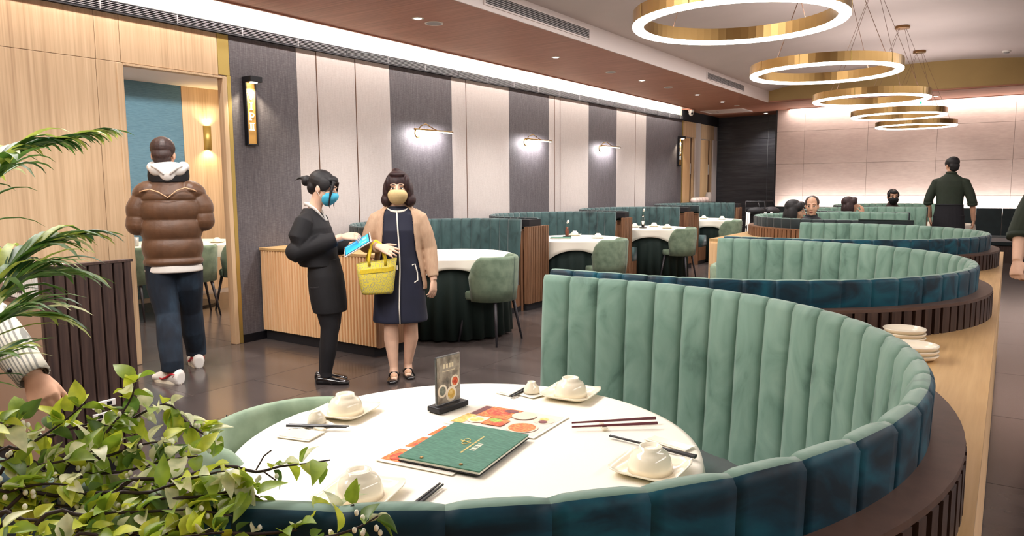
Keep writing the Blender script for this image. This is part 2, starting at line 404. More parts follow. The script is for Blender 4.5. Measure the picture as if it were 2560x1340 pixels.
# ---- back walls
wb = estruct('wall_back')
part('wall_core', MB().box(-4.12, 2.75, 16.03, 16.9, 0, 3.0), M_beige, wb)
xs = [-4.15, -3.58, -2.39, -1.2, 0.0, 1.19, 2.38, 2.75]; zs = [0.0, 0.51, 1.16, 1.81, 2.48, 2.93]
for i in range(len(xs) - 1):
    for k in range(len(zs) - 1):
        part('stone_panel', MB().box(xs[i] + 0.002, xs[i + 1] - 0.002, 16.0, 16.03, zs[k] + 0.002, zs[k + 1] - 0.002), M_beige, wb)
part('edge_trim', MB().box(-4.165, -4.13, 15.995, 16.9, 0, 2.93), M_black, wb)
wd = estruct('wall_far')
part('wall_core', MB().box(-5.75, -3.9, 16.862, 17.2, 0, 3.0), M_lightgrout, wd)
xs = [-5.69, -4.545, -4.14]; zs = [0.0, 0.08, 0.665, 1.248, 1.825, 2.41, 2.93]
for i in range(2):
    for k in range(6):
        part('dark_stone_panel', MB().box(xs[i] + 0.004, xs[i + 1] - 0.004, 16.85, 16.868, zs[k] + 0.004, zs[k + 1] - 0.004), M_darkstone, wd)
struct('wall_right', MB().box(2.7, 2.85, -3.3, 17.0, 0, 3.3), M_whitefab)
struct('wall_front', MB().box(-5.9, 2.85, -3.35, -3.2, 0, 3.45), M_oakwall)
# ---- private room behind the doorway
vp = estruct('wall_private')
part('wall_core', MB().box(-9.3, -9.12, 2.0, 7.2, 0, 3.0), M_fascia, vp)
part('teal_panel', MB().box(-9.12, -9.10, 2.0, 5.635, 0, 2.74), M_teal, vp)
part('oak_panel', MB().box(-9.12, -9.095, 5.637, 7.2, 0, 2.74), M_oakwall, vp)
part('wall_side', MB().box(-9.2, -5.755, 7.1, 7.2, 0, 3.0), M_oakwall, vp)
part('wall_side', MB().box(-9.2, -5.755, 2.0, 2.1, 0, 3.0), M_oakwall, vp)
vc = estruct('ceiling_private')
part('dropped_board', MB().box(-9.12, -7.75, 2.1, 7.1, 2.74, 2.78), M_fascia, vc)
part('dropped_board', MB().box(-7.2, -5.755, 2.1, 7.1, 2.74, 2.78), M_fascia, vc)
part('cove_top', MB().box(-7.8, -7.15, 2.1, 7.1, 2.98, 3.0), M_fascia, vc)
part('cove_side', MB().box(-7.78, -7.75, 2.1, 7.1, 2.78, 2.98).box(-7.2, -7.17, 2.1, 7.1, 2.78, 2.98), M_fascia, vc)
area('private_cove_light', (-7.22, 4.6, 2.83), (0, 2.2, 0), 0.05, 4.6, 60, (1, 0.94, 0.84))
area('private_fill_light', (-6.9, 5.2, 2.72), (0, 0, 0), 0.5, 1.2, 48, (1, 0.92, 0.8))  # soft fill added to brighten the private room, no fitting behind it

# ================================================================ LIGHT FITTINGS
def downlight(x, y, z, label, power, rng=1.9, warm=False):
    d = thing('downlight', label, 'downlight', (x, y, z), 0, 'recessed downlights')
    part('trim', MB().lathe([(0.036, -0.004), (0.052, -0.006), (0.056, 0.0), (0.04, 0.001)], n=20), M_white, d, smooth=True)
    part('lens', MB().lathe([(0.0005, -0.010), (0.022, -0.008), (0.036, -0.003)], n=20), M_lamp, d, smooth=True)
    spot('downlight_beam', (x, y, z - 0.03), (0, 0, 0), power, rng, (1, 0.95, 0.90), 0.8, 0.035)
names = ['nearest the camera, beside the round speaker', 'second along the row', 'between two round speakers', 'fourth along the row', 'fifth along the row']
for (x, y), nm in zip([(-4.57, 5.2), (-4.6, 7.71), (-4.58, 10.15), (-4.54, 12.34), (-4.55, 13.70)], names):
    downlight(x, y, 2.93, 'recessed downlight in the wooden soffit, ' + nm, 120)
downlight(-4.5, 16.45, 2.93, 'recessed downlight in front of the dark stone wall', 40)
for y, nm in ((2.85, 'just out of the picture'), (.5, 'second out of the picture'), (-1.8, 'third out of the picture')): downlight(-4.57, y, 2.93, 'recessed downlight in the wooden soffit towards the camera, ' + nm, 60)
downlight(-1.2, 15.2, 2.93, 'recessed downlight in the soffit right of the exit sign', 25)
for (x, y, r), nm in zip([(-4.58, 5.44, .085), (-4.59, 9.15, .07), (-4.56, 11.1, .07), (-4.53, 14.5, .05)],
                         ['nearest the camera', 'middle of the soffit', 'beyond the middle of the soffit', 'small, beside the access panel']):
    s = thing('ceiling_speaker', 'round flush white ceiling speaker, ' + nm, 'speaker', (x, y, 2.93), 0, 'round ceiling speakers')
    part('rim', MB().lathe([(r * .86, -.006), (r, -.008), (r * 1.04, 0), (r * .8, 0)], n=28), M_white, s, smooth=True)
    part('mesh_cover', MB().lathe([(0.0005, -.004), (r * .86, -.005)], n=28), M_ventgrey, s)
def vent(y0, y1, label):
    v = thing('wall_vent', label, 'vent', (-3.884, (y0 + y1) / 2, 3.03), 0, 'vents in the white fascia')
    L = (y1 - y0) / 2; h = 0.045
    part('backing', MB().box(0, 0.003, -L, L, -h, h), M_ventdark, v)
    part('frame', MB().box(0, 0.012, -L - .02, L + .02, h, h + .014).box(0, 0.012, -L - .02, L + .02, -h - .014, -h).box(0, .012, -L - .02, -L, -h, h).box(0, .012, L, L + .02, -h, h), M_fascia, v)
    for k in range(5): part('slat', MB().box(0.002, 0.010, -L, L, -h + .008 + .017 * k, -h + .016 + .017 * k), M_ventgrey, v)
    for k in range(1, 9): part('divider', MB().box(0.002, 0.008, -L + 2 * L * k / 9 - .006, -L + 2 * L * k / 9 + .006, -h, h), M_ventdark, v)
vent(5.3, 7.2, 'long grey slotted vent in the white fascia, nearer one')
vent(10.95, 12.77, 'long grey slotted vent in the white fascia, farther one')
# ring pendants
RX, RZ, RR = -1.28, 2.262, 0.563
RL = ['largest brass ring pendant, nearest in view', 'second brass ring pendant from the front', 'third brass ring pendant beside the exit sign',
      'fourth brass ring pendant against the beige wall', 'farthest and smallest brass ring pendant']
def ring(y, label, power):
    t = thing('ring_pendant', label, 'pendant light', (RX, y, RZ), 0, 'brass ring pendants in a row')
    n = 72; a = RR; b = RR - 0.058; h = 0.085
    band = MB().lathe([(a, .012), (a, h), (a - .004, h), (a - .004, .012), (a, .012)], n=n).lathe([(b, .012), (b, h), (b + .004, h), (b + .004, .012), (b, .012)], n=n)
    part('brass_band', band, M_brass, t, smooth=False, clean=True)
    part('added_uplight', MB().lathe([(b + .006, h - .012), (a - .006, h - .012)], n=n), M_ceilfill, t)  # unseen glowing strip added to light the ceiling from below
    part('diffuser', MB().lathe([(a + .001, .014), (a + .001, .004), (a - .006, -.004), (b + .006, -.004), (b - .001, .004), (b - .001, .014)], n=n), M_glownear if y < 2 else M_glow, t, smooth=True)
    cz = vz(RX) - RZ
    part('canopy', MB().lathe([(0.0005, cz - .035), (.085, cz - .035), (.09, cz - .03), (.09, cz), (0.0005, cz)], n=28), M_brassd, t, smooth=False)
    for k in range(4):
        an = PI / 4 + k * PI / 2 + .3; c_, s_ = math.cos(an), math.sin(an); m_ = (a + b) / 2
        part('cable', MB().tube([(c_ * .05, s_ * .05, cz - .03), (c_ * m_, s_ * m_, h - .012)], .0022, 5), M_bronze, t)
    for k in range(10):
        an = k * PI / 5 + .2; c_, s_ = math.cos(an), math.sin(an)
        part('joint', MB().tube([(c_ * (a + .0008), s_ * (a + .0008), .012), (c_ * (a + .0008), s_ * (a + .0008), h)], .0025, 4), M_gold, t)
for y, lb in zip([4.07, 6.31, 8.62, 10.9, 13.05], RL): ring(y, lb, 0)
ring(-.43, 'brass ring pendant overhead behind the camera, out of the picture', 0)
ring(1.82, 'brass ring pendant above the near round table, out of the picture', 0)
# picture lights on the grey linen panels
for y, nm in ((6.56, 'nearest of three, above the woman in the cardigan'), (8.84, 'middle of three'), (11.1, 'farthest of three')):
    p = thing('picture_light', 'slim brass picture light on grey linen, ' + nm, 'wall lamp', (XW, y, 2.03), 0, 'brass picture lights')
    part('bar', MB().tube([(.14, -.34, .012), (.14, .34, .012)], .011, 12), M_brass, p, smooth=True)
    part('diffuser', MB().box(.131, .149, -.30, .32, -.006, .003), M_lamp, p)
    part('arm', MB().tube([(.0, -.13, .0), (.05, -.13, .06), (.10, -.1, .085), (.14, .02, .02)], .006, 8), M_brass, p, smooth=True)
    part('wall_plate', MB().lathe([(0.0005, .014), (.05, .012), (.055, 0)], n=20), M_brass, p, (0.0, -.13, -.02)).rotation_euler = (0, PI / 2, 0)
    part('joint', MB().lathe([(.0005, .018), (.014, .016), (.014, -.004)], n=12), M_brassd, p, (.14, .02, .012))
    area('picture_light_beam', (XW + .135, y, 2.02), (0, 0.75, 0), .02, .6, 5.0, (1, .95, .96))
# lit VIP signs
def sign(y, label, vis=True):
    s = thing('lit_sign', label, 'sign', (XW, y, 1.78), 0)
    part('housing', MB().box(0, .045, -.056, -.045, 0, .55).box(0, .045, .045, .056, 0, .55).box(0, .045, -.045, .045, 0, .014).box(0, .012, -.046, .046, .014, .55), M_black, s)
    part('hood', MB().box(0, .13, -.062, .062, .55, .60), M_black, s, bevel=.004)
    part('face', MB().box(.012, .034, -.045, .045, .014, .55), M_face, s)
    part('lamp', MB().lathe([(.0005, -.01), (.03, -.008), (.034, 0)], n=18), M_lamp, s, (.085, 0, .55))
    L = MB()
    def bar(y0, z0, y1, z1, wd):                 # one stroke of a letter
        d = Vector((0, y1 - y0, z1 - z0)); nrm = Vector((0, -d.z, d.y)).normalized() * wd / 2
        a, b = Vector((.034, y0, z0)), Vector((.034, y1, z1)); e = Vector((.006, 0, 0))
        q = [a - nrm, a + nrm, b + nrm, b - nrm]
        L.add(q + [v + e for v in q], [(0, 1, 2, 3), (7, 6, 5, 4), (0, 4, 5, 1), (1, 5, 6, 2), (2, 6, 7, 3), (3, 7, 4, 0)])
    def letter(fn):
        nonlocal L
        L = MB(); fn(); part('letter', L, M_lamp2, s)
    def V(): bar(-.026, .462, 0, .402, .013); bar(.026, .462, 0, .402, .009); bar(-.036, .462, -.014, .462, .006); bar(.014, .462, .036, .462, .006)
    def I(): bar(0, .375, 0, .318, .013); bar(-.015, .375, .015, .375, .006); bar(-.015, .318, .015, .318, .006)
    def P():
        bar(-.014, .285, -.014, .225, .013); bar(-.026, .285, .012, .285, .006); bar(-.026, .225, .0, .225, .006)
        bar(.012, .285, .024, .272, .008); bar(.024, .272, .012, .252, .009); bar(.012, .252, -.014, .252, .006)
    def II(): bar(-.012, .195, -.012, .136, .011); bar(.012, .195, .012, .136, .011); bar(-.026, .195, .026, .195, .007); bar(-.026, .136, .026, .136, .007)
    for fn in (V, I, P, II): letter(fn)
    spot('sign_beam', (XW + .095, y, 2.31), (0, .12, 0), 14, 2.0, (1, .85, .62), .5, .02)
M_face = mat('lit_brass_face', (206, 158, 84), .45, .35)
M_lamp2 = emis('letter_white', (255, 246, 230), 1.1)
sign(4.17, 'tall black box sign with lit brass face reading VIP beside the doorway')
sign(14.45, 'narrow black lit sign at the far end of the left wall')
# exit sign, dome camera, smoke detector
e = thing('exit_sign', 'small lit white and green exit sign hanging from the soffit', 'sign', (-1.37, 14.62, 2.93))
part('bracket', MB().box(-.10, .10, -.03, .03, -.05, 0), M_ventgrey, e, bevel=.004)
part('panel', MB().box(-.09, .09, -.012, .012, -.24, -.05), emis('exit_white', (225, 255, 245), 1.3), e, bevel=.004)
part('pictogram', MB().box(-.02, .012, -.0145, -.012, -.17, -.11).box(-.03, -.02, -.0145, -.012, -.15, -.12), emis('exit_green', (40, 190, 150), 1.0), e)
k = thing('dome_camera', 'small white dome security camera under the soffit in the far left corner', 'camera', (-5.55, 14.75, 2.93))
part('mount', MB().lathe([(.0005, -.05), (.055, -.045), (.06, 0), (.0005, 0)], n=20), M_white, k, smooth=True)
part('dome', MB().ell((0, 0, -.06), (.05, .05, .06)), M_white, k, smooth=True)
part('lens', MB().ell((.03, -.03, -.075), (.024, .024, .024)), M_black, k, smooth=True)
s = thing('smoke_detector', 'small white smoke detector on the plaster ceiling near the beam', 'smoke detector', (-.17, 13.6, vz(-.17)))
part('base', MB().lathe([(.0005, -.02), (.055, -.02), (.06, 0)], n=20), M_white, s)
part('cap', MB().lathe([(.0005, -.045), (.035, -.04), (.04, -.02)], n=20), M_ventgrey, s)
# ================================================================ BOOTHS
def booth_path(xc, yc, r, la_near, la_far, sx, ch):
    """Plan line of a U-shaped booth. sx=+1: round end towards +X; returns list of (point, inward normal) samplers."""
    L1, L2, L3 = la_near, PI * r, la_far
    def P(s):
        if s < L1: x, y, nx, ny = -(L1 - s), -r, 0, 1
        elif s <= L1 + L2:
            a = -PI / 2 + (s - L1) / r; x, y, nx, ny = r * math.cos(a), r * math.sin(a), -math.cos(a), -math.sin(a)
        else: x, y, nx, ny = -(s - L1 - L2), r, 0, -1
        return Vector((xc + sx * x, yc + y, 0)), Vector((sx * nx, ny, 0))
    n1, n2, n3 = max(1, round(L1 / ch)), round(L2 / ch), max(1, round(L3 / ch))
    cuts = [L1 * i / n1 for i in range(n1)] + [L1 + L2 * i / n2 for i in range(n2)] + [L1 + L2 + L3 * i / n3 for i in range(n3 + 1)]
    return P, cuts, L1 + L2 + L3
PROF = [(-.018, .940, 0), (-.021, 1.038, .25), (-.013, 1.0485, .2), (-.002, 1.051, .25), (.008, 1.047, .5), (.017, 1.026, .9), (.030, .85, 1), (.040, .62, 1), (.050, .47, .8)]
def booth(label, xc, yc, r, la_near, la_far, sx, zt, m_in, m_out, m_plinth, m_seat, slats=None, ch=.115, plinth_top=None, plinth_out=.068, slat_z=None, group='velvet channel-back booths'):
    t = thing('velvet_booth', label, 'booth', (xc, yc, 0), 0, group)
    P, cuts, LT = booth_path(0, 0, r, la_near, la_far, sx, ch)
    dz = zt - 1.05
    for i in range(len(cuts) - 1):
        s0, s1 = cuts[i], cuts[i + 1]; rings = []; K = 6
        for k in range(K + 1):
            u = k / K; p, n = P(s0 + (s1 - s0) * u)
            b = math.sin(PI * u) ** .36 if 0 < u < 1 else 0
            rings.append([p + n * (pn + (bw * (.0125 * b - .002) if pn > 0 else -bw * .003 * b)) + Vector((0, 0, pz + dz + (.0022 * b if bw >= .2 and pz > 1.04 else 0))) for pn, pz, bw in PROF])
        mb = MB(); m = len(PROF)
        vs = [v for rg in rings for v in rg]; fs = []; mi = []
        for k in range(K):
            for j in range(m - 1):
                a = k * m + j; q = (a, a + m, a + m + 1, a + 1) if sx > 0 else (a, a + 1, a + m + 1, a + m)
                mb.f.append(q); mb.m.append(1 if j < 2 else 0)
        for k in (0, K):
            ids = [k * m + j for j in range(m)]
            mb.f.append(tuple(ids)); mb.m.append(0)
        mb.v = [tuple(v) for v in vs]
        part('back_channel', mb, [m_in, m_out], t, smooth=True, clean=True)
    # seat, plinth
    def sweep(name, poly, mt, smooth=False, bev=0, step=.06):
        N = int(LT / step); rg = []
        for k in range(N + 1):
            p, n = P(LT * k / N); rg.append([p + n * a + Vector((0, 0, z)) for a, z in poly])
        mb = MB().rings(rg, cap=True)
        return part(name, mb, mt, t, smooth=smooth, clean=True)
    sweep('seat', [(.05, .30), (.40, .30), (.415, .33), (.415, .475), (.39, .497), (.05, .507)], m_seat, True)
    sweep('seat_plinth', [(.03, .06), (.385, .06), (.385, .30), (.03, .30)], m_plinth)
    sweep('kick', [(.0, .0), (.35, .0), (.35, .06), (.0, .06)], M_blackmatte)
    pt = plinth_top or .95 + dz
    sweep('plinth', [(-plinth_out + .008, 0), (.0, 0), (.0, pt - .006), (-plinth_out + .008, pt - .006)], m_plinth)
    sweep('plinth_cap', [(-plinth_out - .004, pt - .012), (-.002, pt - .012), (-.002, pt), (-plinth_out - .004, pt)], M_cap if m_plinth is M_darkwal else m_plinth)
    if slats:
        z0, z1 = slat_z; n = int(LT / slats)
        sm = {}
        for k in range(n):
            s_ = LT * (k + .5) / n; p, nn = P(s_)
            wv = random.choice((.62, .74, .86))
            if wv not in sm: sm[wv] = MB().box(-slats * wv / 2, slats * wv / 2, 0, .014, z0, z1).mesh('slat', m_plinth)
            o = link('slat', sm[wv], t, p - nn * (plinth_out + .006))
            o.rotation_euler = (0, 0, math.atan2(nn.y, nn.x) - PI / 2)
    return t
M_cap = mat('dark_walnut_cap', (92, 70, 60), .45, var=.12, vscale=30)
XB, RB, YB = -1.14, 1.03, (1.40, 3.65, 5.90)
BL = ['big green velvet booth curving round the near table, teal outside', 'green velvet booth just behind the near booth, teal band outside',
      'third green velvet booth, its round end towards the aisle on the right']
for y, lb, sl_ in zip(YB, BL, (.046, .046, .046)):
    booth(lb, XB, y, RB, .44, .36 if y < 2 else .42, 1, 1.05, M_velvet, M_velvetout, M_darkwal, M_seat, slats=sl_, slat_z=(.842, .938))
YB2 = (8.62, 10.87, 13.12)
BL2 = ['green velvet booth with the couple, round end towards the left aisle', 'green velvet booth with the woman hiding her face', 'farthest green velvet booth with the man in a black mask']
for i, (y, lb) in enumerate(zip(YB2, BL2)):
    booth(lb, -1.37, y, RB, .40, .40, -1, 1.05, M_velvet, M_velvetblack, M_walnut, M_seat, slats=.05 if i == 0 else None, slat_z=(.842, .938))
YL = (5.73, 8.09, 10.45, 13.35)
LL = ['dark green booth by the left wall behind the oak counter', 'dark green booth by the left wall, second from the oak counter',
      'dark green booth by the left wall, third from the oak counter', 'dark green booth by the left wall nearest the far doors']
for y, lb in zip(YL, LL):
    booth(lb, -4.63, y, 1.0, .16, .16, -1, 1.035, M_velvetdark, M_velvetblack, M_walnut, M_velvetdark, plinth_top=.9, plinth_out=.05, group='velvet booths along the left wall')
# end panels between the left booths: fluted walnut with a black block above
for (y0, y1), nm in zip(((6.80, 7.05), (9.26, 9.40), (11.66, 11.82), (14.40, 14.62)), ('first from the oak counter', 'second from the oak counter', 'third from the oak counter', 'nearest the far doors')):
    t = thing('booth_end_panel', 'fluted walnut end panel between left booths, ' + nm, 'panel', (-4.44, (y0 + y1) / 2, 0), 0, 'fluted end panels of the left booths')
    h = (y1 - y0) / 2
    a0 = -h - .02; a1 = h + .18 if h > .1 else h + .10
    if nm.startswith('nearest'): a1 = h
    part('board', MB().box(-.02, .02, a0, a1, .075, .945), M_walnut, t)
    part('kick', MB().box(-.03, .012, a0 + .01, a1 - .01, 0, .075), M_blackmatte, t)
    n = int((a1 - a0) / .036); sm = MB().box(.02, .033, -.0125, .0125, .077, .943).mesh('slat', M_walnut)
    for k in range(n): link('slat', sm, t, (0, a0 + (a1 - a0) * (k + .5) / n, 0))
    part('end_block', MB().box(-.16, .0, -h + .06, min(h, .2) + .05, .945, 1.02), M_blackmatte, t)
# ---- oak topped service ledge that follows the right-hand booths
def ledge(name, label, ys, xc, sx, xin, xout, y0, y1):
    poly = [(xout, y0), (xout, y1), (xin, y1)]
    for y in reversed(ys):
        P, cuts, LT = booth_path(xc, y, RB, abs(xin - xc), abs(xin - xc), sx, .1)
        for k in range(40, -1, -1):
            p, n = P(LT * k / 40); p = p - n * .05; poly.append((p.x, p.y))
    poly.append((xin, y0))
    if sx < 0: poly = list(reversed(poly))
    t = thing(name, label, 'counter', (xc, y0, 0))
    part('cabinet', MB().prism([(x - xc, y - y0) for x, y in poly], .06, .815), M_oakslat, t, clean=True)
    part('top', MB().prism([(x - xc, y - y0) for x, y in poly], .815, .842), M_oaktop, t, clean=True)
    part('kick', MB().prism([(x - xc, y - y0) for x, y in poly], 0, .06), M_blackmatte, t, clean=True)
    return t
ledge('service_ledge', 'long light oak ledge running beside the right-hand aisle behind the green booths', YB, XB, 1, -1.49, -.018, .0, 7.05)
lg = ledge('service_ledge', 'light oak cabinet and ledge round the far booths, keyhole in its front', YB2, -1.37, -1, -.97, -2.55, 7.36, 14.24)
part('keyhole', MB().box(-.34, -.31, -.004, .0, .64, .67), M_black, lg)
part('door', MB().box(-1.16, -.31, -.012, .0, .08, .80), M_oakslat, lg, bevel=.002)

# ================================================================ TABLES
def drape(cx, cy, z, r, half, phi, name, label, group=None, ripple=.010, skirt=False):
    n = 120; rg = []
    fr = [.02, .25, .5, .75, .93, .985]
    for f_ in fr: rg.append([(cx + r * f_ * math.cos(2 * PI * k / n), cy + r * f_ * math.sin(2 * PI * k / n), z + .0012 * math.sin(2 * PI * k / n * 3 + f_ * 9) * f_) for k in range(n)])
    for j, d in enumerate((0.0, .06, .22, .45, .7, 1.0)):
        row = []
        for k in range(n):
            a = 2 * PI * k / n; b = a - phi
            dr_ = half / max(abs(math.cos(b)), abs(math.sin(b))) - r
            drop = max(.02, dr_)
            rr = r + .006 + d * (.012 + ripple * math.sin(a * 14 + math.sin(a * 3) * 2) + .10 * max(0, dr_ - .12))
            row.append((cx + rr * math.cos(a), cy + rr * math.sin(a), z - .004 - drop * d))
        rg.append(row)
    mb = MB().rings(rg, cap=False); mb.add(rg[0], [tuple(range(n))])
    o = part(name, mb, M_cloth, None, None, True, clean=True)
    so = o.modifiers.new('thick', 'SOLIDIFY'); so.thickness = .0015
    return tag(o, label, 'tablecloth', group)
def table(x, y, r, label, group='round booth tables'):
    t = thing('round_table', label, 'table', (x, y, 0), 0, group)
    part('tabletop', MB().lathe([(.0005, .745), (r - .01, .745), (r, .738), (r, .715), (r - .01, .71), (.0005, .71)], n=64), M_oakslat, t, smooth=False)
    part('column', MB().lathe([(.05, .71), (.05, .04), (.05, .04)], n=20), M_black, t, smooth=True)
    part('base', MB().lathe([(.0005, .04), (.05, .045), (.26, .02), (.27, 0), (.0005, 0)], n=40), M_black, t, smooth=True)
    n = 140; rg = []
    for j, (f_, z) in enumerate(((.0, .71), (.4, .5), (1.0, .02))):
        rg.append([((r - .012 + (.028 * math.sin(k * 2 * PI / n * 26) + .012) * f_ - .02) * math.cos(2 * PI * k / n), (r - .012 + (.028 * math.sin(k * 2 * PI / n * 26) + .012) * f_ - .02) * math.sin(2 * PI * k / n), z) for k in range(n)])
    sk = part('skirt', MB().rings(rg, cap=False), M_skirt, t, smooth=True)
    so = sk.modifiers.new('thick', 'SOLIDIFY'); so.thickness = .003
    return t
TB = (-1.10, 1.41)
table(*TB, .565, 'near round table under a white cloth inside the big green booth')
drape(*TB, .752, .57, .70, .35, 'tablecloth', 'large white cloth on the near round table', ripple=.016)
for y, nm in ((3.6, 'second'), (5.85, 'third')):
    table(-1.10, y, .565, 'round table hidden inside the %s green booth from the front' % nm)
    drape(-1.10, y, .752, .57, .68, .3, 'tablecloth', 'white cloth on the table of the %s green booth' % nm)
for y, nm in ((8.65, 'booth with the couple'), (10.9, 'booth with the woman hiding her face'), (13.4, 'farthest booth, beside the standing waiter')):
    table(-1.0, y, .565, 'round table inside the ' + nm)
    drape(-1.0, y, .752, .57, .68, .3, 'tablecloth', 'white tablecloth in the ' + nm)
TL = ((-4.42, 5.45), (-4.42, 7.88), (-4.5, 10.33), (-4.62, 13.3))
TN = ('behind the woman in the cardigan', 'second along the left wall, green menu on it', 'third along the left wall, glass vase on it', 'fourth along the left wall, flower bottle on it')
for (x, y), nm in zip(TL, TN):
    table(x, y, .575, 'round table in dark skirt ' + nm, 'round tables of the left booths')
    drape(x, y, .752, .58, .66 + (.02 if y > 6 else 0), math.atan2(-y, -x) + PI + .0, 'tablecloth', 'white tablecloth on the round table ' + nm, 'white cloths on the left tables')

# ================================================================ CHAIRS
def chair_meshes(m):
    A = 112 * PI / 180; N = 28; rg = []
    for k in range(N + 1):
        a = -A + 2 * A * k / N; f_ = abs(a) / A
        top = .785 - .13 * max(0, (f_ - .72) / .28) ** 1.5
        if k in (0, N): top -= .03
        sec = []
        for d, z, ins in ((.022, .385, .9), (.026, .5, .94), (.026, top - .03, 1.0), (.014, top - .006, 1.0), (0, top, 1), (-.014, top - .006, 1.0), (-.026, top - .03, 1.0), (-.022, .5, .94), (-.02, .385, .9)):
            rx, ry = .235 * ins + d, .215 * ins + d
            sec.append((rx * math.sin(a), .02 + ry * math.cos(a), z))
        rg.append(sec)
    back = MB().rings(rg, cap=True)
    seat = MB(); n = 36; rr = []
    for f_, z in ((.6, .385), (.96, .39), (1.0, .41), (1.0, .45), (.95, .468), (.5, .475), (.01, .476)):
        row = []
        for k in range(n):
            a = 2 * PI * k / n; c_, s_ = math.cos(a), math.sin(a)
            e = .7
            row.append((.205 * f_ * math.copysign(abs(c_) ** e, c_), -.015 + .205 * f_ * math.copysign(abs(s_) ** e, s_), z))
        rr.append(row)
    seat.rings(rr, cap=True)
    leg = [MB().tube([(sx * .15, sy * .15, .39), (sx * .215, sy * .205 + .0, 0)], [.017, .009], 10) for sx in (-1, 1) for sy in (-1, 1)]
    seam = MB().tube([(0, .02 + .213 + .0285, .79 - .012), (0, .02 + .205 + .0275, .5), (0, .02 + .196 + .023, .39)], .0016, 5)
    return back, seat, leg, seam
def chair0(m, label, group, loc, rz):
    t = thing('tub_chair', label, 'chair', loc, rz, group)
    b, s, l, sm = chair_meshes(m)
    part('backrest', b, m, t, smooth=True, clean=True); part('seat', s, m, t, smooth=True, clean=True)
    for q in l: part('leg', q, M_dkleg, t, smooth=True, clean=True)
    part('seam', sm, M_velvetdark, t)
    return t
def face(dx, dy): return math.atan2(dy, dx) + PI / 2      # local -Y looks along (dx, dy)
c1 = chair0(M_suede, 'pale sage green tub chair tucked under the near round table', 'sage tub chairs', (-1.50, 1.23, 0), face(1, .25))
copy_tree(c1, (-1.66, 5.62, 0), face(1, .3), 'pale sage tub chair beside the light oak cabinet, mostly hidden by the second booth')
c2 = chair0(M_suede2, 'sage green tub chair at the round table behind the woman', 'sage tub chairs at the left tables', (-3.845, 5.28, 0), face(-1, -.05))
for (x, y), lb in (((-3.86, 7.60), 'sage green tub chair at the second table along the left wall'), ((-3.945, 10.08), 'sage green tub chair at the third table along the left wall'), ((-4.05, 12.57), 'sage green tub chair at the fourth table along the left wall')):
    copy_tree(c2, (x, y, 0), face(-1, -.05), lb)
# ================================================================ OAK COUNTER, PARTITION
t = thing('oak_counter', 'light oak counter with fluted front behind the waitress', 'counter', (-4.97, 4.2, 0))
part('body', MB().box(-.70, .76, .02, .40, .09, .83), M_oakslat, t)
part('end_panel', MB().box(.76, .79, .004, .40, .09, .83), M_walnut, t)
part('top', MB().box(-.705, .795, -.004, .42, .83, .855), M_oaktop, t, bevel=.003)
part('kick', MB().box(-.69, .70, .03, .39, 0, .09), M_blackmatte, t)
n = 40; sm = MB().prism([(-.0125, .021), (.0125, .021), (.0085, .0), (-.0085, .0)], .095, .828).mesh('slat', M_oakslat)
for k in range(n): link('slat', sm, t, (-.70 + 1.46 * (k + .5) / n, 0, 0))
t = thing('booth_end_panel', 'dark fluted walnut post at the end of the oak counter', 'panel', (-4.62, 4.75, 0))
part('board', MB().box(-.10, .10, -.06, .06, .075, .955), M_walnut, t)
part('kick', MB().box(-.09, .09, -.05, .05, 0, .075), M_blackmatte, t)
for k in range(5): part('slat', MB().box(-.09 + .038 * k, -.066 + .038 * k, -.072, -.06, .08, .95), M_walnut, t)
for k in range(3): part('slat', MB().box(.10, .112, -.045 + .036 * k, -.02 + .036 * k, .08, .95), M_walnut, t)
t = thing('menu_book', 'dark green menu lying on the oak counter top', 'menu', (-5.22, 4.42, .856), .4)
part('cover', MB().box(-.14, .14, -.1, .1, 0, .012), M_velvetdark, t, bevel=.002)
part('pages', MB().box(-.135, .135, -.097, -.09, .003, .009), M_cloth, t)
t = thing('fluted_partition', 'dark brown fluted partition behind the palm leaves on the left', 'partition', (-3.62, 1.71, 0))
part('cabinet', MB().box(-1.6, -.02, -.21, .205, .10, .87), M_taupe, t)
part('cabinet_top', MB().box(-1.605, -.02, -.215, .21, .87, .885), M_darkwal, t)
part('board', MB().box(-.02, 0, -.21, .205, .10, 1.04), M_darkwal, t)
part('kick', MB().box(-1.58, -.02, -.20, .20, 0, .10), M_blackmatte, t)
part('cap', MB().box(-.024, .018, -.215, .212, 1.04, 1.052), M_darkwal, t)
y = -.205
while y < .19:
    wv = random.choice((.034, .042, .05)); part('slat', MB().box(0, .017, y, min(y + wv, .205), .10, 1.04), M_darkwal, t, bevel=.003); y += wv + .009
t = thing('wall_socket', 'white double socket plate low on the dark fluted partition', 'socket', (-3.60, 1.73, .33))
part('plate', MB().box(-.002, .010, -.055, .055, .012, .045), M_white, t, bevel=.003); part('plate', MB().box(-.002, .010, -.055, .055, -.045, -.012), M_white, t, bevel=.003)
part('socket', MB().box(.010, .012, -.035, -.012, .02, .037).box(.010, .012, .012, .035, .02, .037).box(.010, .012, -.035, -.012, -.037, -.02).box(.010, .012, .012, .035, -.037, -.02), M_black, t)
# basket on the low cabinet behind the partition
t = thing('ribbed_basket', 'white ribbed basket with a dark opening on the low cabinet beside the fluted partition', 'basket', (-3.84, 1.60, .886))
part('box', MB().box(-.19, .15, -.09, .09, 0, .155), mat('ribbed_white', (214, 210, 204), .9), t, bevel=.006)
for k in range(17): part('rib', MB().box(-.185 + .02 * k, -.175 + .02 * k, -.095, -.09, .004, .150), MATS['ribbed_white'], t)
part('opening', MB().box(-.12, .02, -.0965, -.09, .03, .075), M_blackmatte, t)
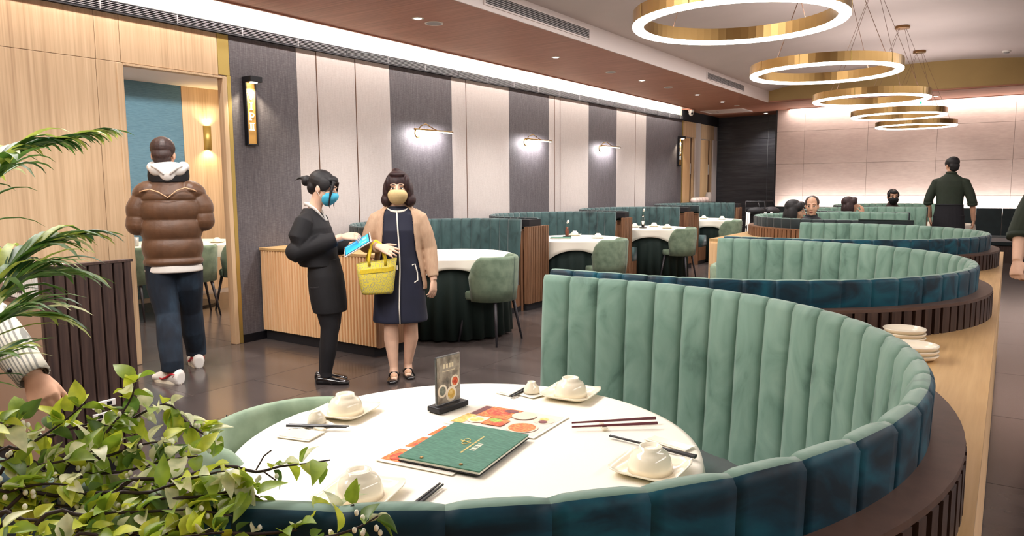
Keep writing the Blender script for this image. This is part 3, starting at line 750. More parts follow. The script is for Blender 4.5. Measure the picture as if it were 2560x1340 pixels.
# far bench along the beige wall
t = thing('wall_bench', 'dark green upholstered bench along the glowing beige wall', 'bench', (-.7, 15.6, 0))
for k in range(17): part('back_panel', MB().box(-3.4 + .4 * k + .003, -3.0 + .4 * k - .003, .10, .22, .42, .93), M_velvetblack, t, bevel=.005)
part('seat', MB().box(-3.4, 3.35, -.42, .12, .30, .45), M_velvetblack, t, bevel=.02)
part('seat_edge', MB().box(-3.4, 3.35, -.432, -.42, .37, .44), M_ventgrey, t)
part('base', MB().box(-3.4, 3.35, -.38, .2, 0, .30), M_darkwal, t)
# ================================================================ PEOPLE
V = Vector
def fuse(name, mb, mats, parent=None, vox=.006, sm=4, loc=None):
    """Grow one continuous skin over overlapping closed lofts."""
    me = mb.mesh('tmp', mats)
    o = bpy.data.objects.new('tmp', me); C.objects.link(o)
    r = o.modifiers.new('r', 'REMESH'); r.mode = 'VOXEL'; r.voxel_size = vox; r.use_smooth_shade = True
    if sm: s = o.modifiers.new('s', 'SMOOTH'); s.factor = .5; s.iterations = sm
    dg = bpy.context.evaluated_depsgraph_get(); dg.update()
    nm = bpy.data.meshes.new_from_object(o.evaluated_get(dg), depsgraph=dg)
    bpy.data.objects.remove(o); bpy.data.meshes.remove(me)
    if not nm.materials:
        for m in (mats if isinstance(mats, (list, tuple)) else [mats]): nm.materials.append(m)
    nm.name = name
    return link(name, nm, parent, loc)
def rings_z(mb, secs, n=24, ex=1.0):
    """Horizontal elliptical sections (cx, cy, z, rx, ry)."""
    rg = []
    for cx, cy, z, rx, ry in secs:
        rg.append([(cx + rx * math.copysign(abs(math.cos(2 * PI * k / n)) ** ex, math.cos(2 * PI * k / n)), cy + ry * math.copysign(abs(math.sin(2 * PI * k / n)) ** ex, math.sin(2 * PI * k / n)), z) for k in range(n)])
    return mb.rings(rg)
def cshell(mb, secs, th=.014, n=22):
    """Open-fronted garment: thick C-shaped sections (cx, cy, z, rx, ry, half gap angle in degrees)."""
    rg = []
    for cx, cy, z, rx, ry, ga in secs:
        a0 = -PI / 2 + math.radians(ga); a1 = 1.5 * PI - math.radians(ga)
        o_ = [(cx + rx * math.cos(a0 + (a1 - a0) * k / n), cy + ry * math.sin(a0 + (a1 - a0) * k / n), z) for k in range(n + 1)]
        i_ = [(cx + (rx - th) * math.cos(a0 + (a1 - a0) * k / n), cy + (ry - th) * math.sin(a0 + (a1 - a0) * k / n), z) for k in range(n, -1, -1)]
        rg.append(o_ + i_)
    return mb.rings(rg)
def hand(mb, wr, d, nrm, side, size=.172, curl=.25, spread=.05, thumb=.7, tcurl=.3):
    d = V(d).normalized(); nrm = V(nrm); nrm = (nrm - d * nrm.dot(d)).normalized(); l = nrm.cross(d) * side; k = size / .172; wr = V(wr)
    rg = []; n = 14
    for t, hw, ht in ((-.03, .024, .019), (0, .025, .017), (.03, .034, .0165), (.06, .040, .0150), (.082, .041, .012)):
        c = wr + d * t * k
        rg.append([c + l * (math.cos(2 * PI * j / n) * hw * k) + nrm * (math.sin(2 * PI * j / n) * ht * k) for j in range(n)])
    mb.rings(rg)
    for i, (off, ln) in enumerate(((.031, .068), (.0105, .077), (-.0105, .071), (-.030, .056))):
        b = wr + (d * .072 + l * off) * k; a = curl * (.8 + .12 * i); dd = (d + l * (off * spread / .03)).normalized(); pts = [b]; ang = a * .5
        for f_ in (.44, .31, .25):
            e = dd * math.cos(ang) - nrm * math.sin(ang); pts.append(pts[-1] + e * ln * k * f_ * 1.06); ang += a
        mb.tube(pts, [.0098 * k, .0088 * k, .0078 * k, .0062 * k], 10)
        mb.ell(pts[-1], (.0064 * k,) * 3, n=8, m=6)
    b = wr + (d * .018 + l * .022 - nrm * .004) * k
    e1 = (d * (1 - thumb * .45) + l * thumb - nrm * .25).normalized(); e2 = (e1 + d * .5 * tcurl - l * .5 * tcurl - nrm * tcurl * .5).normalized()
    p1 = b + e1 * .040 * k; p2 = p1 + e2 * .030 * k; p3 = p2 + e2 * .024 * k
    mb.tube([b, p1, p2, p3], [.015 * k, .0115 * k, .0098 * k, .0075 * k], 10); mb.ell(p3, (.0078 * k,) * 3, n=8, m=6)
def hm(pos, yaw=0, pitch=0, roll=0, k=1.0):
    return Matrix.Translation(pos) @ Euler((pitch, roll, yaw), 'XYZ').to_matrix().to_4x4() @ Matrix.Scale(k, 4)
class HB(MB):
    """Mesh collector whose input is in the head's own frame (face towards -Y)."""
    def __init__(s, M): super().__init__(); s.M = M
    def add(s, vs, fs, mi=0): return super().add([s.M @ V(v) for v in vs], fs, mi)
def head_solids(mb, M, fem=False, nose=True):
    h = HB(M)
    h.ell((0, .018, .035), (.073, .091, .080)); h.ell((0, -.020, -.022), (.062, .070, .088))
    h.ell((0, -.036, -.078), (.040 if fem else .045, .042, .034)); h.ell((0, -.062, -.094), (.022, .02, .016))
    for s in (-1, 1):
        h.ell((s * .034, -.050, -.026), (.027, .027, .032)); h.ell((s * .071, .014, -.010), (.010, .020, .031))
        h.ell((s * .028, -.070, .028), (.026, .016, .010))
    if nose: h.tube([(0, -.080, .018), (0, -.096, -.008), (0, -.104, -.028)], [.009, .011, .0125], 10); h.ell((0, -.104, -.028), (.0135, .012, .010)); h.ell((.011, -.094, -.031), (.009, .01, .008)); h.ell((-.011, -.094, -.031), (.009, .01, .008))
    h.ell((0, -.086, -.056), (.022, .010, .006)); h.ell((0, -.084, -.066), (.019, .010, .006))
    k = len(mb.v); mb.v += h.v; mb.f += [tuple(i + k for i in f) for f in h.f]; mb.m += h.m
def face_parts(M, parent, brow=(30, 20, 18), narrow=.55, lips=True):
    for s in (-1, 1):
        e = HB(M); e.ell((s * .030, -.0800, .004), (.0145, .0085, .0085 * narrow + .002), n=12, m=8); part('eye', e, M_eyew, parent, smooth=True)
        e = HB(M); e.ell((s * .030, -.0862, .004), (.0068, .0035, .0058 * narrow + .0018), n=10, m=8); part('iris', e, M_eyed, parent, smooth=True)
        e = HB(M); e.tube([(s * .017, -.0865, .006), (s * .029, -.0885, .0125), (s * .043, -.0815, .008)], [.0012, .0022, .0012], 6); part('eyelid', e, M_eyed, parent, smooth=True)
        e = HB(M); e.tube([(s * .013, -.0905, .0315), (s * .030, -.0895, .0355), (s * .048, -.077, .0275)], [.0028, .0034, .0016], 6); part('eyebrow', e, M_hair, parent, smooth=True)
    if lips: e = HB(M); e.ell((0, -.0925, -.061), (.021, .006, .0075), n=12, m=8); part('lips', e, M_lips, parent, smooth=True)
M_lips = mat('lips', (170, 96, 88), .45)
def mask(M, parent, m, loops, grow=0.0, name='face_mask'):
    n = 20; rg = []
    # wrap round the lower face: rows of points from nose bridge to chin
    for z, front, half, back in ((-.004, .105, .044, .054), (-.018, .117, .060, .046), (-.034, .120, .066, .038), (-.055, .114, .067, .032), (-.078, .101, .063, .030), (-.098, .084, .053, .034), (-.112, .066, .038, .042)):
        row = []
        for k in range(n + 1):
            u = -1 + 2 * k / n
            row.append((half * math.sin(u * PI / 2) * 1.06, -front + (front - back) * abs(u) ** 2.0 , z + .012 * abs(u) ** 2 * (1 if z < -.05 else -.6)))
        rg.append(row)
    h = HB(M); h.rings(rg, cap=False, closed=False)
    o = part(name, h, m, parent, smooth=True); so = o.modifiers.new('thick', 'SOLIDIFY'); so.thickness = .003
    for j, z in enumerate((-.036, -.058, -.078)):
        h = HB(M); h.tube([(-.05, -.088 + j * .006, z), (0, -.120 + j * .007, z), (.05, -.088 + j * .006, z)], .0012, 5); part('pleat', h, m, parent, smooth=True)
    for s in (-1, 1):
        h = HB(M); h.tube([(s * .062, -.05, -.024), (s * .074, -.01, -.005), (s * .078, .026, .008), (s * .080, .030, -.014), (s * .075, -.004, -.045), (s * .060, -.044, -.074)], .0018, 6)
        part('ear_loop', h, loops, parent, smooth=True)
def shoe(mb, x, y, z, ang, L=.25, wd=.042, h=.055, flat=False):
    c, s = math.cos(ang), math.sin(ang); rg = []
    for t, w_, hh in ((-.30, .7, .85), (-.25, .9, 1.15), (-.05, .92, 1.1), (.2, 1.0, .92), (.45, 1.05, .74), (.62, .84, .58), (.70, .45, .40)):
        n = 14; row = []
        for k in range(n):
            a = 2 * PI * k / n
            px, pz = wd * w_ * math.cos(a), max(0, h * hh * (.5 + .5 * math.sin(a)) if math.sin(a) > -.6 else 0)
            yy = -t * L
            row.append((x + px * c - yy * s, y + px * s + yy * c, z + pz))
        rg.append(row)
    mb.rings(rg)

# ---------------------------------------------------------------- woman in the cardigan
M_navy = mat('navy_dress', (20, 24, 46), .75, var=.15, vscale=8, sheen=.1)
M_ivory = mat('ivory_trim', (236, 230, 218), .7)
M_tan = grain('tan_knit', [(182, 150, 124), (190, 158, 131), (196, 166, 138)], (60, 60, 20), rough=.85, detail=4)
M_tanmask = mat('ochre_mask', (216, 190, 138), .85, var=.05, vscale=40)
M_patent = mat('black_patent', (16, 15, 18), .15, coat=.6)
M_stock = mat('stocking', (204, 162, 130), .55)
wm = thing('person', 'woman in tan cardigan and navy dress with white trim, holding a yellow bag', 'person', (-3.63, 3.87, 0), math.radians(43))
hM = hm(V((.005, -.012, 1.388)), yaw=math.radians(-4), pitch=math.radians(3), k=.97)
body = MB(); head_solids(body, hM, True)
body.tube([(0, .018, 1.36), (0, .015, 1.30), (0, .02, 1.22), (0, .02, 1.15)], [.050, .048, .056, .09], 18)
for s in (-1, 1): body.tube([(s * .02, .02, 1.28), (s * .10, .025, 1.215), (s * .15, .02, 1.18)], [.035, .036, .04], 12)
rings_z(body, [(0, .02, 1.17, .125, .07), (0, .015, 1.10, .13, .085), (0, .01, .95, .12, .085), (0, .01, .80, .14, .10), (0, .01, .72, .10, .07)])
shR, shL = V((-.150, .02, 1.175)), V((.155, .02, 1.18))
elR, wrR = V((-.225, .0, .985)), V((-.130, -.185, .985))
elL, wrL = V((.225, .03, .955)), V((.245, -.03, .725))
for a, b, c in ((shR, elR, wrR), (shL, elL, wrL)): body.tube([a, b, c], [.042, .035, .026], 14); body.ell(b, (.036,) * 3)
hand(body, wrR, (.80, -.42, -.26), (-.15, -.75, .65), 1, .165, curl=.22, spread=.12, thumb=.75)
hand(body, wrL, (-.06, -.12, -1), (.75, -.65, .1), 1, .165, curl=.45, thumb=.5)
for s, kx, ax, ky, ay in ((-1, -.068, -.056, -.02, -.02), (1, .072, .046, .02, .075)):
    body.tube([(s * .07, .01, .78), (s * .074, .0, .58), (kx, ky, .40), (kx * 1.02, ky + .02, .29), (ax, ay, .09), (ax, ay - .01, .04)], [.085, .072, .053, .054, .031, .034], 18)
    body.tube([(ax, ay + .02, .05), (ax, ay - .06, .035), (ax, ay - .12, .02)], [.03, .028, .02], 10)
fuse('body', body, M_skin, wm, .0042, 3)
face_parts(hM, wm)
mask(hM, wm, M_tanmask, M_tanmask)
dress = MB()
rings_z(dress, [(0, .017, 1.262, .064, .056), (0, .017, 1.235, .108, .070), (0, .017, 1.205, .140, .082), (0, .015, 1.15, .152, .094), (0, .008, 1.09, .152, .108), (0, .008, .98, .142, .105), (0, .01, .90, .150, .108), (0, .012, .80, .168, .120), (0, .012, .68, .180, .126), (.0, .012, .55, .190, .130), (.0, .012, .44, .200, .135), (0, .012, .425, .197, .132)], 36)
fuse('dress', dress, M_navy, wm, .006, 3)
tr = MB(); tr.tube([(0.074 * math.sin(a) , .010 - .066 * math.cos(a), 1.252 - .028 * math.cos(a)) for a in [2 * PI * k / 28 for k in range(29)]], .0095, 8)
part('neck_trim', tr, M_ivory, wm, smooth=True)
zs_ = [1.222, 1.15, 1.09, .98, .90, .80, .68, .55, .43]; fy = [-.060, -.083, -.1065, -.1035, -.1045, -.1145, -.120, -.1245, -.1285]
part('front_trim', MB().tube([(.006 * math.sin(z * 9), y - .002, z) for z, y in zip(zs_, fy)], [(.0115, .005)] * 9, 8), M_ivory, wm, smooth=True)
part('pocket_trim', MB().tube([(.092, -.110, .845), (.112, -.102, .852), (.128, -.096, .79), (.130, -.097, .735), (.106, -.109, .72)], .0045, 6), M_ivory, wm)
cd = MB()
cshell(cd, [(0, .024, 1.285, .064, .056, 62), (0, .022, 1.262, .096, .072, 52), (0, .02, 1.225, .138, .088, 45), (0, .018, 1.19, .160, .098, 42), (0, .015, 1.14, .172, .112, 40), (0, .012, 1.05, .170, .124, 44), (0, .012, .95, .168, .126, 50), (0, .014, .82, .186, .138, 56), (0, .016, .70, .200, .146, 62), (0, .016, .66, .200, .146, 64)])
cd.tube([shR + V((.05, 0, .025)), shR + V((.0, 0, -.005)), V((-.188, .015, 1.09)), elR, elR * .5 + wrR * .5, wrR * .88 + elR * .12], [.048, .058, .059, .055, .049, .042], 18); cd.ell(elR, (.056,) * 3)
cd.tube([shL + V((-.05, 0, .025)), shL + V((.0, 0, -.008)), V((.193, .02, 1.07)), elL, elL * .5 + wrL * .5, wrL * .9 + elL * .1], [.048, .058, .058, .053, .047, .039], 18); cd.ell(elL, (.053,) * 3)
fuse('cardigan', cd, M_tan, wm, .006, 4)
hr = HB(hM)
hr.ell((0, .025, .045), (.092, .102, .088)); hr.ell((-.078, .01, -.03), (.036, .058, .095)); hr.ell((.078, .01, -.03), (.038, .058, .095))
hr.ell((-.085, .0, -.085), (.042, .05, .052)); hr.ell((.088, .0, -.085), (.044, .05, .052)); hr.ell((0, .07, -.04), (.085, .05, .10))
hr.ell((0, -.025, .104), (.062, .050, .026)); hr.ell((-.01, .01, .124), (.034, .035, .026)); hr.ell((-.066, -.042, .040), (.022, .030, .055)); hr.ell((.068, -.042, .038), (.022, .030, .058)); hr.ell((-.082, -.02, -.02), (.022, .03, .06)); hr.ell((.084, -.02, -.02), (.022, .03, .06))
fuse('hair', hr, M_hairbrown, wm, .006, 3)
for s, ax, ay in ((-1, -.056, -.02), (1, .046, .075)):
    sb = MB(); shoe(sb, ax, ay + .0, .0, s * .12, .22, .040, .045)
    o = fuse('shoe', sb, M_patent, wm, .005, 2)
    cc = MB().ell((ax - s * .0, ay - .075, .044), (.022, .035, .016)); part('shoe_opening', cc, M_stock, wm, smooth=True)
    part('shoe_strap', MB().tube([(ax - .036, ay - .035, .035), (ax - .02, ay - .05, .060), (ax + .02, ay - .05, .060), (ax + .036, ay - .035, .035)], [(.005, .008)] * 4, 8), M_patent, wm, smooth=True)
# yellow tote on her forearm
M_tote, nt, p_ = base_mat('floral_tote')
g_ = nt.nodes.new('ShaderNodeTexCoord'); vo = nt.nodes.new('ShaderNodeTexVoronoi'); vo.inputs['Scale'].default_value = 26; vo.feature = 'F1'
wv_ = nt.nodes.new('ShaderNodeMath'); wv_.operation = 'SINE'; ml = nt.nodes.new('ShaderNodeMath'); ml.operation = 'MULTIPLY'; ml.inputs[1].default_value = 26
r_ = nt.nodes.new('ShaderNodeValToRGB'); r_.color_ramp.elements[0].position = .35; r_.color_ramp.elements[1].position = .6
r_.color_ramp.elements[0].color = lin((222, 204, 70)); r_.color_ramp.elements[1].color = lin((176, 168, 120))
nt.links.new(g_.outputs['Object'], vo.inputs['Vector']); nt.links.new(vo.outputs['Distance'], ml.inputs[0]); nt.links.new(ml.outputs[0], wv_.inputs[0]); nt.links.new(wv_.outputs[0], r_.inputs['Fac']); nt.links.new(r_.outputs['Color'], p_.inputs['Base Color']); p_.inputs['Roughness'].default_value = .8
M_yel = mat('yellow_webbing', (224, 196, 44), .75, var=.08, vscale=60)
fw = wm.matrix_basis
def wloc(v): return Matrix.Translation((-3.63, 3.87, 0)) @ Matrix.Rotation(math.radians(43), 4, 'Z') @ V(v)
bg = thing('tote_bag', 'yellow floral tote bag hanging from the forearm of the woman in the cardigan', 'bag', wloc((-.155, -.15, .655)), math.radians(43 + 8))
bb = MB(); rg = []
for z, a, b in ((0, .105, .05), (.02, .112, .056), (.12, .128, .055), (.23, .142, .045)):
    n = 28; rg.append([(a * math.copysign(abs(math.cos(2 * PI * k / n)) ** .55, math.cos(2 * PI * k / n)), b * math.copysign(abs(math.sin(2 * PI * k / n)) ** .7, math.sin(2 * PI * k / n)), z + (.018 * math.cos(2 * PI * k / n) if z > .1 else 0)) for k in range(n)])
bb.rings(rg, cap=False); bb.add(rg[0], [tuple(reversed(range(28)))])
o = part('pouch', bb, M_tote, bg, smooth=True, clean=True); so = o.modifiers.new('t', 'SOLIDIFY'); so.thickness = .004
part('band', MB().rings([[(x * 1.012, y * 1.03, z) for x, y, z in [(v[0] * (1 - .0) , v[1], .155 + dz + (v[2] - .12) * .7) for v in rg[2]]] for dz in (0, .028)], cap=False), M_yel, bg, smooth=True)
for s in (-1, 1): part('handle', MB().tube([(-.055, s * .048, .20), (-.058, s * .045, .25), (-.035, s * .02 , .345), (.0, s * .012, .372), (.035, s * .02, .345), (.058, s * .045, .25), (.055, s * .048, .20)], [(.004, .010)] * 7, 8), M_yel, bg, smooth=True)
part('label_tab', MB().box(.136, .146, -.014, -.010, .165, .195), M_ivory, bg)

# ---------------------------------------------------------------- waitress with the tablet
M_blk = mat('black_uniform', (13, 12, 17), .8, var=.15, vscale=12)
M_blk2 = mat('black_stocking', (15, 14, 20), .7)
M_blue = mat('blue_mask', (70, 178, 212), .7, var=.08, vscale=50)
ws = thing('person', 'waitress all in black with a blue face mask, looking down at a tablet', 'person', (-4.0, 3.5, 0), math.radians(121))
def S(f_, z, x=0.0): return V((x, -f_, z))
hM = hm(S(.012, 1.395), pitch=math.radians(20), k=.98)
body = MB(); head_solids(body, hM, True)
body.tube([S(-.015, 1.36), S(-.045, 1.28), S(-.075, 1.20), S(-.08, 1.12)], [.048, .045, .05, .08], 16)
rings_z(body, [(0, .08, 1.16, .12, .07), (0, .07, 1.05, .12, .08), (0, .04, .90, .11, .08), (0, .0, .76, .13, .10), (0, -.005, .70, .09, .07)])
shA, shB = S(-.085, 1.165, -.145), S(-.08, 1.165, .145)
elA, wrA = S(-.115, .965, -.18), S(.165, 1.058, -.10)
elB, wrB = S(-.07, .95, .185), S(.20, .985, .10)
for a, b, c in ((shA, elA, wrA), (shB, elB, wrB)): body.tube([a, b, c], [.042, .036, .026], 12); body.ell(b, (.036,) * 3)
hand(body, wrA, (.25, -.95, .05), (-.6, -.1, .8), 1, .165, curl=.55, spread=.04, thumb=.6)
hand(body, wrB, (-.25, -.95, -.1), (.7, 0, -.7), -1, .165, curl=.25, thumb=.8)
for s in (-1, 1):
    k_ = .03 if s < 0 else -.015
    body.tube([S(0, .76, s * .07), S(.02, .60, s * .07), S(.025 + k_ * .5, .42, s * .062), S(-.005 + k_, .26, s * .06), S(-.03 + k_, .08, s * .055), S(-.03 + k_, .03, s * .055)], [.085, .075, .055, .052, .034, .036], 16)
fuse('body', body, M_skin, ws, .0042, 3)
face_parts(hM, ws); mask(hM, ws, M_blue, M_white)
jk = MB()
rings_z(jk, [(0, .085, 1.255, .065, .05), (0, .083, 1.22, .11, .07), (0, .08, 1.185, .14, .088), (0, .072, 1.12, .165, .122), (0, .062, 1.0, .168, .145), (0, .055, .91, .168, .150), (0, .03, .85, .165, .135)], 30)
jk.tube([shA + V((.05, 0, .02)), shA, S(-.115, 1.06, -.175), elA + V((0, .012, -.005)), elA * .45 + wrA * .55, wrA * .85 + elA * .15], [.05, .064, .074, .078, .066, .048], 18); jk.ell(elA + V((0, .014, -.002)), (.076, .082, .072))
jk.tube([shB + V((-.04, 0, 0)), shB, S(-.06, 1.05, .185), elB, elB * .45 + wrB * .55, wrB * .85 + elB * .15], [.06, .07, .07, .068, .06, .046], 18); jk.ell(elB, (.068,) * 3)
fuse('jacket', jk, M_blk, ws, .006, 4)
sk = MB(); rings_z(sk, [(0, .005, .90, .135, .105), (0, -.005, .78, .160, .122), (0, -.015, .66, .165, .125), (0, -.025, .56, .165, .12), (0, -.03, .52, .16, .112)], 30)
fuse('tunic', sk, M_blk, ws, .006, 3)
lg_ = MB()
for s in (-1, 1):
    k_ = .03 if s < 0 else -.015
    lg_.tube([S(0, .72, s * .07), S(.02, .60, s * .07), S(.025 + k_ * .5, .42, s * .062), S(-.005 + k_, .26, s * .06), S(-.03 + k_, .09, s * .055), S(-.03 + k_, .05, s * .055)], [.094, .084, .064, .060, .042, .044], 16)
fuse('leggings', lg_, M_blk2, ws, .006, 3)
for s in (-1, 1):
    k_ = .03 if s < 0 else -.015
    sb = MB(); shoe(sb, s * .055, .03 - k_, 0, 0, .235, .042, .06); fuse('shoe', sb, M_patent, ws, .005, 2)
cl = MB()
for s in (-1, 1): cl.tube([S(-.125, 1.285, s * .012), S(-.09, 1.283, s * .046), S(-.035, 1.245, s * .052), S(.022, 1.165, s * .016)], [(.005, .012), (.006, .014), (.006, .015), (.005, .010)], 10)
part('shirt_collar', cl, M_white, ws, smooth=True)
hr = HB(hM)
hr.ell((0, .026, .042), (.081, .096, .084)); hr.ell((0, .07, -.012), (.066, .045, .06)); hr.ell((0, -.045, .078), (.055, .04, .03))
for s in (-1, 1): hr.ell((s * .066, -.01, .032), (.017, .05, .05)); hr.tube([(s * .042, -.072, .07), (s * .060, -.076, .01), (s * .062, -.082, -.04), (s * .056, -.092, -.10), (s * .046, -.112, -.125)], [.014, .012, .008, .005, .002], 8)
hr.ell((0, .135, .008), (.036, .034, .040)); hr.ell((0, .108, .015), (.026, .03, .024)); hr.tube([(0, .15, .02), (0, .185, .012), (0, .215, -.02)], [.018, .01, .002], 8)
fuse('hair', hr, M_hair, ws, .0045, 2)
tb = thing('tablet', 'white tablet with a glowing blue screen held by the waitress', 'tablet', Matrix.Translation((-4.0, 3.5, 0)) @ Matrix.Rotation(math.radians(121), 4, 'Z') @ S(.262, 1.0, -.075), math.radians(121))
tb.rotation_euler = (math.radians(0), 0, math.radians(121))
R_ = Euler((0, 0, 0)).to_matrix()
ux = V((.08, -.86, .50)).normalized(); uy = V((.93, .22, .40)); uy = (uy - ux * uy.dot(ux)).normalized(); un = ux.cross(uy)
TM = Matrix((ux, uy, un)).transposed()
part('shell', MB().obox((0, 0, 0), (.215, .150, .008), TM), M_white, tb, bevel=.002)
part('bezel', MB().obox(un * .0046 * (-1 if un.x > 0 else 1), (.203, .138, .001), TM), M_black, tb)
part('screen', MB().obox(un * .0056 * (-1 if un.x > 0 else 1), (.186, .122, .001), TM), M_screen, tb)
sc_ = MB()
for a, b, c_, d_ in ((.06, .02, .03, .03), (.02, .015, .02, .03), (.055, -.03, .04, .012), (-.03, .045, .11, .006)): sc_.obox(un * .0064 * (-1 if un.x > 0 else 1) + ux * a + uy * b, (c_, d_, .0006), TM)
part('screen_tile', sc_, emis('screen_tile', (120, 200, 240), .8), tb)

# ---------------------------------------------------------------- man in the puffer jacket
M_puff = mat('brown_puffer', (88, 58, 36), .48, var=.16, vscale=16, sheen=.2, bump=1.0)
M_jean = grain('dark_denim', [(12, 20, 32), (20, 32, 46), (36, 54, 70)], (9, 9, 5), rough=.85, detail=6, pos=(.3, .5, .72))
M_hood = mat('grey_white_fleece', (222, 218, 214), .9, var=.05, vscale=30)
mn = thing('person', 'man seen from behind in a brown puffer jacket with white hood and jeans', 'person', (-5.115, 3.035, 0), math.radians(-126))
hM = hm(V((.028, -.02, 1.645)), pitch=math.radians(12), yaw=math.radians(-6), k=1.04)
body = MB(); head_solids(body, hM)
body.tube([(0, 0, 1.58), (0, .015, 1.50), (0, .02, 1.42)], [.058, .056, .07], 16)
rings_z(body, [(0, .02, 1.43, .15, .08), (0, .02, 1.3, .16, .10), (0, .01, 1.1, .14, .10), (0, .01, .92, .15, .11), (0, .01, .84, .12, .09)])
sL, eL, wL = V((.182, .02, 1.372)), V((.226, .03, 1.14)), V((.15, -.22, 1.12))
sR, eR, wR = V((-.186, .02, 1.372)), V((-.222, .03, 1.16)), V((-.16, -.22, 1.14))
for a, b, c in ((sL, eL, wL), (sR, eR, wR)): body.tube([a, b, c], [.05, .042, .03], 12)
hand(body, wL, (-.75, -.6, .1), (.3, -.6, .7), 1, .18, curl=.6); hand(body, wR, (.75, -.6, .1), (-.3, -.6, .7), -1, .18, curl=.6)
lgs = ((.085, .03, .22, .02), (-.085, -.075, -.24, -.10))
def leg(mb, hx, kx, fy, fx, add, zb=.045):
    mb.tube([(hx, .01, .88), (hx * 1.02, fy * .12, .68), (kx, fy * .42 - .03, .47), (kx * .6 + fx * .4, fy * .70, .30), (fx, fy, zb + .055), (fx, fy, zb)], [.098 + add, .088 + add, .064 + add * 1.2, .058 + add * 1.5, .042 + add * 1.9, .044 + add * 1.7], 18)
leg(body, .085, .055, .24, .03, 0); leg(body, -.085, -.085, -.24, -.10, 0)
fuse('body', body, M_skin2, mn, .005, 3)
face_parts(hM, mn)
jn = MB(); rings_z(jn, [(0, .01, .90, .165, .118), (0, .015, .82, .172, .128), (0, .015, .78, .15, .11)], 26)
leg(jn, .085, .055, .24, .03, .018, .092); leg(jn, -.085, -.085, -.24, -.10, .018, .092)
fuse('jeans', jn, M_jean, mn, .006, 3)
pf = MB(); secs = []
for k in range(57):
    z = .835 + (1.475 - .835) * k / 56; t = (z - .835) / .64
    wx = .205 - .018 * math.sin(t * PI) * 0 + (.02 if t > .45 else .0) * 1 ; wx = .198 + .022 * t if t < .80 else .2156 - .62 * (t - .80) ** 1.1
    wy = .150 - .012 * t if t < .82 else .140 - .28 * (t - .82)
    ph = {0: 0}
    seams = (.835, .895, 1.035, 1.175, 1.315, 1.475); i = max(j for j in range(6) if seams[j] <= z + 1e-6); i = min(i, 4)
    u = (z - seams[i]) / (seams[i + 1] - seams[i]); pu = math.sin(PI * min(1, max(0, u))) ** .6 if 0 < u < 1 else 0
    amp = .021 if i < 4 else .008
    if i == 4: pu = 1 - u * .4 if u > 0 else 0
    secs.append((0, .012, z, wx - .014 + amp * pu, wy - .014 + amp * pu))
rings_z(pf, secs, 32, .85)
def sleeve(a, b, c, sx):
    pts = []; rs = []
    chain = [a + V((-sx * .07, 0, .01)), a + V((-sx * .01, 0, -.02)), a * .5 + b * .5 + V((sx * .012, 0, 0)), b, b * .5 + c * .5, c * .9 + b * .1]
    for i in range(len(chain) - 1):
        for j in range(8):
            u = j / 8; pts.append(chain[i] * (1 - u) + chain[i + 1] * u); rs.append((.060, .074, .080, .077, .070, .058)[i] * (1 - u) + (.060, .074, .080, .077, .070, .058)[i + 1] * u)
    pts.append(chain[-1]); rs.append(.055)
    rs = [r * (1 - .10 * (1 - abs(math.sin(i * PI / 10)) ** .5)) for i, r in enumerate(rs)]
    pf.tube(pts, rs, 20); pf.ell(b, (.078,) * 3); pf.ell((sx * .150, .015, 1.385), (.105, .098, .070), Euler((0, sx * .42, 0)).to_matrix())
sleeve(sL, eL, wL, 1); sleeve(sR, eR, wR, -1)
fuse('puffer_jacket', pf, M_puff, mn, .0055, 2)
cb = MB()
cshell(cb, [(0, .012, 1.445, .135, .104, 40), (0, .008, 1.49, .142, .108, 40), (0, .004, 1.542, .138, .100, 42)], .022)
fuse('jacket_collar', cb, mat('black_lining', (18, 16, 20), .8), mn, .006, 2)
hd = MB(); hd.ell((0, .055, 1.545), (.135, .072, .05), n=24, m=14); hd.ell((.055, .075, 1.535), (.07, .05, .05)); hd.ell((-.055, .075, 1.535), (.07, .05, .05)); hd.ell((.0, .10, 1.505), (.055, .035, .055)); hd.ell((.10, .0, 1.555), (.045, .06, .042)); hd.ell((-.10, .0, 1.555), (.045, .06, .042))
fuse('hood', hd, M_hood, mn, .006, 3)
for s in (-1, 1): part('hood_fold', MB().tube([(s * .10, .105, 1.565), (s * .06, .128, 1.545), (s * .02, .137, 1.50)], [.010, .013, .006], 8), M_hood, mn, smooth=True)
py = .012 + .150
part('yoke_piping', MB().tube([(.20, .085, 1.37), (.165, .125, 1.385), (.115, .148, 1.395), (.06, .158, 1.375), (.0, .162, 1.335), (-.06, .158, 1.385), (-.115, .148, 1.405), (-.165, .125, 1.39), (-.20, .085, 1.37)], .0048, 6), mat('tan_piping', (206, 164, 126), .6), mn, smooth=True)
ht = MB(); rings_z(ht, [(0, .014, .788, .196, .140), (0, .014, .80, .199, .145), (0, .014, .838, .196, .142), (0, .012, .86, .185, .13)], 28)
fuse('shirt_hem', ht, M_white, mn, .006, 1)
hr = HB(hM); hr.ell((0, .030, .040), (.083, .094, .082)); hr.ell((0, .075, -.012), (.066, .04, .055)); hr.ell((0, -.045, .08), (.06, .045, .028)); hr.ell((0, .05, -.045), (.062, .048, .04))
fuse('hair', hr, M_hairman, mn, .005, 2)
M_red = mat('red_swoosh', (178, 30, 44), .45)
